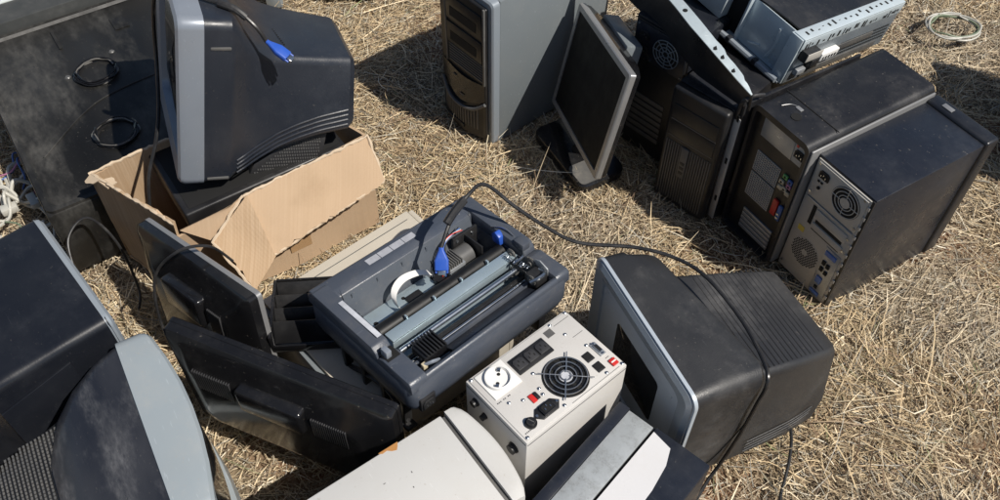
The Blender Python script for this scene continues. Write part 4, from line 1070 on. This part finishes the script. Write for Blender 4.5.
def crt_b():
    t = thing('tube_monitor', 'tube monitor with wide pale grey bezel and smeared black housing at the bottom left', 'monitor', (-.449, .560, 0), 120.5, group='discarded tube monitors')
    W, H = .41, .366
    sec = [(.054, .003, .407, .004, .362, .03), (.10, .006, .400, .006, .358, .045), (.15, .020, .376, .014, .350, .06), (.19, .05, .345, .03, .335, .07), (.22, .085, .305, .05, .31, .08)]
    rear = [(.16, .04, .35, .02, .315, .03), (.24, .06, .335, .03, .295, .03), (.44, .09, .31, .06, .22, .03)]
    crt(t, W, H, .055, sec, rear, M['pale_grey'], M['smear_shell'], M['black'], r=.030, margin=.04, bulge=.028)
    b = MB()
    for k in range(34):
        y = .175+k*.0074; u = max(0, (y-.24)/.2); z = (.315-.020*min(1, (y-.16)/.08))-.075*u+.0004; i = .03*u
        x = .075+i
        while x < .322-i*.8: b.box(x, x+.0052, y, y+.0034, z-.003, z+.0009); x += .0075
    b.build('vent_mesh', M['vent_grey'], t)
crt_b()

# ------------------------------------------------------------------ cardboard box
def card_box():
    t = thing('cardboard_box', 'torn brown cardboard box with its flaps hanging open', 'cardboard box', (0, 0, 0))
    N = Vector((-.694, 1.212, .30)); Lc = Vector((-.918, 1.362, .30)); Rr = Vector((-.313, 1.493, .30)); K = Vector((-.545, 1.655, .30))
    g = lambda v, z=0: Vector((v.x, v.y, z))
    inn = lambda a, b, k: a*(1-k)+b*k
    b = MB()
    b.sheet([g(inn(N, K, .012)), g(inn(Lc, Rr, .012)), inn(Lc, Rr, .012), inn(N, K, .012)], .006, 18, 10, .010, .006, 1, .012)
    b.build('left_wall', M['card2'], t)
    b = MB(); b.sheet([g(N), g(Rr), inn(N, N, 0)+Vector((.06, .045, -.03)) if False else Rr, N+Vector((0, 0, -.035))], .006, 18, 10, .008, -.004, 2); b.build('front_wall', M['card'], t)
    b = MB(); b.sheet([g(Lc), g(K), K, Lc], .006, 16, 8, .008, 0, 3, .01); b.build('back_left_wall', M['card2'], t)
    b = MB(); b.sheet([g(K), g(Rr), Rr, K], .006, 16, 8, .006, 0, 4); b.build('back_wall', M['card'], t)
    b = MB(); b.sheet([g(N, .012), g(Rr, .012), g(K, .012), g(Lc, .012)], .006, 8, 8); b.build('bottom', M['card'], t)
    # long flap folded out over the front wall
    F1 = Vector((-.560, 1.296, .305)); F2 = Vector((-.309, 1.489, .305)); F3 = Vector((-.272, 1.420, .226)); F4 = Vector((-.500, 1.206, .206))
    b = MB(); b.sheet([F1, F2, F3, F4], .006, 26, 10, .012, .008, 5, .010); b.build('side_flap', M['card'], t)
    b = MB(); b.sheet([F1+Vector((.006, .004, -.003)), F4+Vector((.006, .004, -.003)), Vector((-.528, 1.130, .182)), Vector((-.615, 1.200, .262))], .006, 14, 10, .012, .006, 6, .016); b.build('corner_flap', M['card2'], t)
    b = MB(); b.sheet([N+Vector((.01, .005, -.02)), Vector((-.584, 1.271, .300)), Vector((-.567, 1.29, .304)), Vector((-.612, 1.222, .235))], .005, 8, 5, .004, 0, 7); b.build('inner_flap', M['card'], t)
    # pale torn paper edges along the rims
    def edge(pts, r, name='torn_edge'):
        rnd = random.Random(len(pts)*7+int(abs(pts[0][0])*100)); P = []
        for a, c in zip(pts, pts[1:]):
            a = Vector(a); c = Vector(c); n = max(4, int((c-a).length/.008))
            for k in range(n): P.append(a+(c-a)*k/n+Vector((rnd.uniform(-1, 1), rnd.uniform(-1, 1), rnd.uniform(-1, 1)))*.0016)
        P.append(Vector(pts[-1])); q = MB(); q.tube(P, lambda u: r*(1+.45*math.sin(u*97)*math.sin(u*41)), 6, 0); q.build(name, M['card_core'], t)
    edge([inn(N, K, .012), inn(Lc, Rr, .012)], .0036); edge([Lc, K], .0034)
    edge([F1, F2, F3], .0036); edge([F3, F4], .0030); edge([Vector((-.528, 1.130, .182)), Vector((-.615, 1.200, .262)), F1], .0034)
    for (p, q2) in ((inn(Lc, Rr, .012), Vector((-.03, -.012, -.02))), (inn(Lc, N, .12), Vector((.02, .03, -.012)))):
        b = MB(); b.sheet([p, p+Vector((.028, -.019, 0)), p+Vector((.024, -.014, 0))+q2*.7, p+Vector((.006, -.002, 0))+q2*.7], .003, 5, 4, .008, 0, 9, .01); b.build('torn_scrap', M['card_core'], t)
    # packing tape band on the front wall
    d = (Rr-N).normalized(); nn = Vector((d.y, -d.x, 0))
    p0 = N+d*.23+nn*.006; p1 = N+d*.285+nn*.006
    b = MB(); b.sheet([g(p0, .05), g(p1, .05), g(p1, .23), g(p0, .23)], .001, 6, 6, .002, 0, 8); b.build('tape', mat('brown_tape', (.40, .25, .13), .35, dust=(.3, .2, .1), dust_amt=.3), t)
card_box()

def box_panel():
    t = thing('plastic_tray', 'flat black plastic tray lying in the cardboard box under the tube monitor', 'tray', (-.684, 1.25, .225), 35)
    b = MB(); b.box(.006, .40, .006, .262, 0, .055, .006, 3); b.build('tray_body', M['black'], t)
    s = MB(); s.box(.02, .39, .02, .25, .055, .0562, .0005); s.build('tray_face', M['hole'], t)
    f = MB()
    for x in (.04, .36):
        for y in (.04, .22): f.box(x-.01, x+.01, y-.01, y+.01, -.21, 0, .002)
    f.build('leg', M['black'], t)
box_panel()

# ------------------------------------------------------------------ upper left: dirty board, slotted housing
def dirty_board():
    t = thing('speaker_cabinet', 'large dust caked black cabinet lying flat with two round ringed openings, upper left', 'cabinet', (-1.034, 1.319, 0), 34.5)
    b = MB(); b.box(0, .62, 0, .745, 0, .20, .006, 2); b.build('cabinet_body', M['dirty_black'], t)
    def loc(x, y):
        dx, dy = x+1.034, y-1.319; c, s = math.cos(R(34.5)), math.sin(R(34.5)); return (dx*c+dy*s, -dx*s+dy*c)
    for (wx, wy) in ((-1.074, 1.834), (-.955, 1.600)):
        x, y = loc(wx, wy)
        g = MB(); g.cyl((x, y, .1998), 'z', .057, .0012, 36); o = g.build('round_recess', M['black'], t)
        g = MB(); g.cyl((x, y, .2004), 'z', .042, .0016, 32); g.build('centre_disc', M['dirty_black'], o)
        rnd = random.Random(int(x*100))
        for k in range(7):
            r = MB(); r.tube([(x+(.050+.0035*(k % 2)+rnd.uniform(-.005, .005))*math.cos(2*math.pi*q/14), y+(.050+.0035*(k % 2)+rnd.uniform(-.005, .005))*math.sin(2*math.pi*q/14), .203+.0022*(k//2)+rnd.uniform(0, .003)) for q in range(15)], .0024, 6, 4); r.build('coiled_hose', M['hose_highlight'] if k % 3 == 1 else M['gloss_black'], o)
    sc = MB()
    for wx, wy in ((-1.146, 1.815), (-1.062, 1.925)):
        x, y = loc(wx, wy); sc.cyl((x, y, .1998), 'z', .008, .003, 14, .005)
    sc.build('screw', M['vent_grey'], t)
    rm = MB(); rm.loft([[(p[0], p[1], z) for p in rrect(g, .62-g, g, .745-g, .02)] for g, z in ((.004, .199), (.004, .207), (.016, .207), (.022, .2003))], False, False); rm.build('raised_border', M['dirty_black'], t)
    gv = MB(); gv.box(.205, .213, .60, .69, .2003, .2045, .001); gv.box(.36, .40, .60, .66, .2003, .203, .001); gv.build('moulded_mark', M['dirty_black'], t)
    rb = MB(); rb.tube([(.05, .20, .2002), (.22, .33, .2006), (.42, .36, .2002)], .0025, 6); rb.build('pressed_line', M['dirty_black'], t)
dirty_board()

def slotted_housing():
    t = thing('metal_housing', 'pale metal housing with dark slots in its top, behind the dust caked cabinet', 'metal housing', (-1.034, 1.319, 0), 34.5)
    b = MB(); b.box(-.05, .60, .752, 1.10, 0, .235, .003); b.build('housing_body', mat('grey_steel_paint', (.05, .053, .052), .45, metal=.1, dust=DUST, dust_amt=.4, dust_scale=10), t)
    p = MB(); p.box(-.048, .598, .845, 1.098, .234, .239, .001); tp = p.build('top_plate', mat('white_steel_paint', (.60, .64, .62), .4, dust=(.4, .36, .3), dust_amt=.2), t)
    s = MB()
    for k in range(9): s.box(-.03+k*.066, .015+k*.066, .868, .875, .2391, .2396)
    for k in range(9): s.box(-.03+k*.066, .015+k*.066, .898, .905, .2391, .2396)
    s.build('top_slots', M['hole'], tp)
slotted_housing()

# ------------------------------------------------------------------ things under the printer
def lower_case():
    t = thing('computer_case', 'yellowed ivory computer case lying flat under the slate printer', 'computer case', (-.503, 1.094, 0), 42)
    b = MB(); b.box(0, .385, -.36, 0, 0, .196, .004); b.box(.0, .385, -.36, 0, .1965, .2, .003); b.build('case_shell', M['old_beige'], t)
    s = MB(); s.box(.386, .400, -.358, -.002, .004, .197, .004); s.build('front_bezel', M['old_beige'], t)
    l = MB(); l.box(.01, .37, -.024, -.022, .2001, .2005); l.build('lid_seam', M['vent_grey'], t)
    d = MB(); d.box(-.012, 0, -.34, -.01, .004, .19, .003); d.build('rear_panel', M['case_grey'], t)  # grey blue slab stands in for shade on the ivory case's end
lower_case()
def louvres():
    t = thing('vented_bezel', 'black slatted vent unit tucked against the slate printer beside the cardboard box', 'vent unit', (-.452, .962, .201), 5)
    b = MB(); b.box(-.006, .0, .0, .145, 0, .052, .001); b.box(.138, .144, 0, .145, 0, .052, .001); b.box(0, .138, 0, .004, 0, .02, .001); b.box(0, .138, .141, .145, 0, .055, .001); b.box(0, .138, .004, .141, 0, .004); b.build('vent_frame', M['gloss_black'], t)
    for k in range(4):
        y = .012+k*.033
        s = MB(); s.prism([(y, .012), (y+.003, .012), (y+.028, .052), (y+.025, .054)], 'x', .001, .137, .0008); s.build('slat', M['black'], t)
louvres()

# ------------------------------------------------------------------ cables and small things
def cable_thing(name, label, cat, pts, r, m=None, group=None):
    b = MB(); b.tube(pts, r, 8, 10); o = b.build(name, m or M['cable'], None); tag(o, label, cat, group); return o

def vga_plug(parent, tip, back, s=1.0):
    """blue D shaped plug from the cable end 'back' to the metal tip 'tip'"""
    T = Vector(tip); B = Vector(back); d = (T-B); L = d.length; d.normalize()
    x = d.cross(Vector((0, 0, 1))).normalized() if abs(d.z) < .95 else Vector((.7, .7, 0)); z = x.cross(d)
    A = Matrix(((x.x, d.x, z.x, B.x), (x.y, d.y, z.y, B.y), (x.z, d.z, z.z, B.z), (0, 0, 0, 1)))
    rings = []
    for y, w, h in ((0, .006, .005), (.10, .007, .006), (.35, .014, .0075), (.45, .017, .008), (.80, .017, .008), (.82, .015, .007)):
        rings.append([(p[0], y*L, p[1]) for p in rrect(-w*s, w*s, -h*s, h*s, .004)])
    b = MB(); b.loft(rings, M=A); p = b.build('plug_body', M['blue'], parent)
    b = MB(); b.box(-.009*s, .009*s, L*.82, L, -.0045*s, .0045*s, .0015, M=A); b.build('plug_shroud', M['steel'], p)
    b = MB()
    for sx in (-1, 1): b.cyl((sx*.0135*s, L*.55, 0), 'y', .0025*s, L*.38, 8, M=A)
    b.build('thumb_screw', M['blue'], p)

t = thing('video_cable', 'long black video cable from a blue plug on the printer over the dusty monitor', 'cable', (0, 0, 0))
CR = Matrix.Translation((.186, 1.096, 0)) @ Matrix.Rotation(R(-66), 4, 'Z')
over = [tuple(CR @ Vector(q)) for q in ((.010, .085, .352), (.060, .145, .349), (.125, .183, .343), (.235, .193, .338), (.330, .180, .336), (.368, .166, .325), (.3745, .155, .26), (.3745, .148, .16), (.3745, .130, .05), (.385, .10, .012), (.42, .04, .010))]
b = MB(); b.tube([(-.112, 1.062, .416), (-.094, 1.106, .446), (-.062, 1.158, .462), (-.03, 1.195, .452), (.03, 1.175, .410), (.10, 1.145, .377), (.16, 1.125, .360)]+over, .0040, 8, 10)
b.build('cable_lead', M['cable'], t)
b = MB(); b.tube([(-.102, 1.098, .446), (-.088, 1.120, .455), (-.070, 1.146, .461)], .0085, 10, 6); b.build('ferrite_bead', M['cable'], t)
vga_plug(t, (-.111, 1.028, .376), (-.112, 1.062, .418), .8)
cable_thing('power_cable', 'thin black cable end hanging behind the dusty tube monitor to the straw', 'cable', [(.56, .99, .012), (.62, .93, .012), (.622, .885, .020), (.608, .83, .018), (.588, .78, .014), (.572, .74, .012), (.56, .66, .012)], .0034)

t = thing('video_cable', 'black video cable with blue plug lying on the tube monitor in the box', 'cable', (0, 0, 0))
CB = Matrix.Translation((-.826, 1.625, .300)) @ Matrix.Rotation(R(-69.2), 4, 'Z') @ Matrix.Rotation(R(-14.9), 4, 'X') @ Matrix.Rotation(R(-5.4), 4, 'Y')
lead = [tuple(CB @ Vector(q)) for q in ((.31, -.055, -.13), (.30, -.055, -.02), (.27, -.034, .062), (.22, -.022, .11), (.17, -.018, .19), (.16, -.02, .28), (.20, -.018, .365), (.245, .004, .402), (.285, .070, .398), (.318, .115, .396), (.345, .150, .375), (.352, .172, .345))]
b = MB(); b.tube(lead, .0040, 8, 10); b.build('cable_lead', M['cable'], t)
b = MB(); b.tube([tuple(CB @ Vector(q)) for q in ((.297, .087, .398), (.318, .115, .3965), (.333, .135, .386))], .0075, 10, 5); b.build('ferrite_bead', M['cable'], t)
vga_plug(t, tuple(CB @ Vector((.385, .218, .322))), tuple(CB @ Vector((.352, .172, .346))), .75)

cable_thing('power_cable', 'black cable looping down over the back of the flat monitor by the box', 'cable', [(-.555, 1.135, .28), (-.585, 1.12, .345), (-.64, 1.10, .352), (-.70, 1.085, .29), (-.705, 1.04, .20), (-.68, 1.00, .10), (-.66, .97, .03), (-.63, .93, .018)], .0031)
cable_thing('loose_cable', 'black cable arcing out from behind the flat topped tube monitor', 'cable', [(-.96, 1.21, .12), (-.985, 1.28, .17), (-.95, 1.33, .19), (-.89, 1.30, .14), (-.86, 1.25, .03), (-.85, 1.2, .015)], .0032)
# coil on the straw
t = thing('cable_coil', 'coil of pale grey and green cable lying on the straw, upper right', 'cable coil', (1.418, 2.302, .02))
def coil(m, n, r0, seed, name):
    rnd = random.Random(seed); pts = []
    for i in range(n*12+1):
        a = 2*math.pi*i/12+seed; k = i/12
        r = r0*(1+.10*math.sin(a*2+k)+rnd.uniform(-.04, .04))
        pts.append((r*1.02*math.cos(a), r*.92*math.sin(a), .004+.010*math.sin(k*2.1+seed)**2+rnd.uniform(0, .006)))
    b = MB(); b.tube(pts, .0032, 6, 3); b.build(name, m, t)
coil(M['white_wire'], 3, .074, 1, 'cable_lead'); coil(M['green_wire'], 2, .068, 2, 'green_lead')

# white and coloured wires at the left edge
rnd = random.Random(21)
cx, cy = -1.235, 1.50
def wire_pts(n, spread=.13):
    x, y = cx+rnd.uniform(-.11, .09), cy+rnd.uniform(-.12, .12); a = rnd.uniform(0, 6.28); out = []
    for k in range(n):
        out.append((x, y, .012+rnd.uniform(0, .05))); a += rnd.uniform(-1.1, 1.1); x += .045*math.cos(a); y += .045*math.sin(a)
        if abs(x-cx) > spread or abs(y-cy) > spread*1.3: a += 2.2
    return out
t = thing('wire_bundle', 'tangle of white, green and pink wires on the ground at the left edge', 'wires', (0, 0, 0))
for k in range(16):
    b = MB(); b.tube(wire_pts(7), .0042 if k % 2 else .0055, 6, 8); b.build('white_wire', M['white_wire'], t)
for m in ('green_wire', 'pink', 'green_wire', 'jackblue'):
    b = MB(); b.tube(wire_pts(7), .0024, 6, 8); b.build('thin_wire', M[m], t)
b = MB(); b.box(-.02, .02, -.012, .012, 0, .02, .003, M=Matrix.Translation((-1.25, 1.49, .03)) @ Matrix.Rotation(.6, 4, 'Z')); b.box(-.024, .024, -.011, .011, 0, .018, .003, M=Matrix.Translation((-1.20, 1.52, .03)) @ Matrix.Rotation(-.9, 4, 'Z')); b.build('white_plug', M['white_wire'], t)

# white stick beside the pale bezel
b = MB(); b.box(-.004, .004, -.055, .055, .0, .006, .0015, M=Matrix.Translation((-.60, .83, .016)) @ Matrix.Rotation(R(30), 4, 'Z'))
tag(b.build('plastic_strip', M['white_label']), 'short white plastic strip on the straw by the wide grey bezel', 'strip')

# top edge bits
t = thing('desktop_case', 'dark desktop case with a pale grey leg plate, cut by the top edge', 'computer case', (-.80, 2.44, 0), 2)
b = MB(); b.box(0, .19, 0, .3, .045, .16, .006); b.build('case_shell', M['black'], t)
b = MB(); b.box(.035, .085, -.028, -.001, .0, .10, .003); b.build('leg_plate', M['pale_grey'], t)
b = MB(); b.box(.01, .05, .02, .06, 0, .045, .003); b.box(.14, .18, .02, .06, 0, .045, .003); b.box(.01, .05, .24, .28, 0, .045, .003); b.box(.14, .18, .24, .28, 0, .045, .003); b.build('foot', M['black'], t)
t = thing('keyboard', 'dark keyboard on the straw, cut by the top edge beside the grey blue tower', 'keyboard', (-.60, 2.445, 0), 4)
b = MB(); b.box(0, .2, 0, .15, .004, .03, .008, 3); b.build('keyboard_body', M['black'], t)
b = MB()
for i in range(9):
    for j in range(5): b.box(.010+i*.0205, .027+i*.0205, .025+j*.022, .043+j*.022, .030, .037, .002)
b.build('keys', M['gloss_black'], t)
# a further tower just right of the frame; its shadow falls into the picture
def side_tower():
    t = thing('computer_tower', 'dark computer tower just beyond the right edge', 'computer tower', (1.50, 1.58, 0), -20, group='dark computer towers standing in the straw')
    b = MB(); b.box(0, .19, .02, .45, 0, .47, .004); b.build('case_shell', M['tower_black'], t)
    f = MB(); f.box(0, .19, -.012, .02, 0, .47, .008, 3); f.build('front_bezel', M['black'], t)
side_tower()

# ------------------------------------------------------------------ light, sky, camera
w = bpy.data.worlds.new('World'); scene.world = w; w.use_nodes = True
nt = w.node_tree; bg = nt.nodes['Background']; sky = nt.nodes.new('ShaderNodeTexSky'); sky.sky_type = 'NISHITA'; sky.sun_disc = False
AZ, EL = -30.0, 52.0         # direction towards the sun: angle from +x, elevation
sky.sun_elevation = R(EL); sky.sun_rotation = R(90-AZ)
nt.links.new(sky.outputs['Color'], bg.inputs['Color']); bg.inputs['Strength'].default_value = .068
sd = bpy.data.lights.new('sun', 'SUN'); sd.energy = 5.0; sd.angle = R(.5); sd.color = (1, .945, .865)
so = bpy.data.objects.new('sun', sd); col.objects.link(so)
dirv = Vector((math.cos(R(EL))*math.cos(R(AZ)), math.cos(R(EL))*math.sin(R(AZ)), math.sin(R(EL))))
so.rotation_euler = dirv.to_track_quat('Z', 'Y').to_euler(); so.location = dirv*6

cd = bpy.data.cameras.new('camera'); cam = bpy.data.objects.new('camera', cd); col.objects.link(cam)
cd.sensor_width = 36; cd.lens = 31.5; cd.clip_start = .05; cd.clip_end = 300
p, r = R(50.5), R(.5)
fw = Vector((0, math.cos(p), -math.sin(p))); rt = Vector((1, 0, 0)); up = Vector((0, math.sin(p), math.cos(p)))
rt2 = rt*math.cos(r)+up*math.sin(r); up2 = up*math.cos(r)-rt*math.sin(r)
cam.matrix_world = Matrix(((rt2.x, up2.x, -fw.x, 0), (rt2.y, up2.y, -fw.y, 0), (rt2.z, up2.z, -fw.z, 1.70), (0, 0, 0, 1)))
scene.camera = cam
vs = scene.view_settings; vs.view_transform = 'Standard'; vs.look = 'None'; vs.exposure = 0; vs.gamma = 1; vs.use_curve_mapping = False
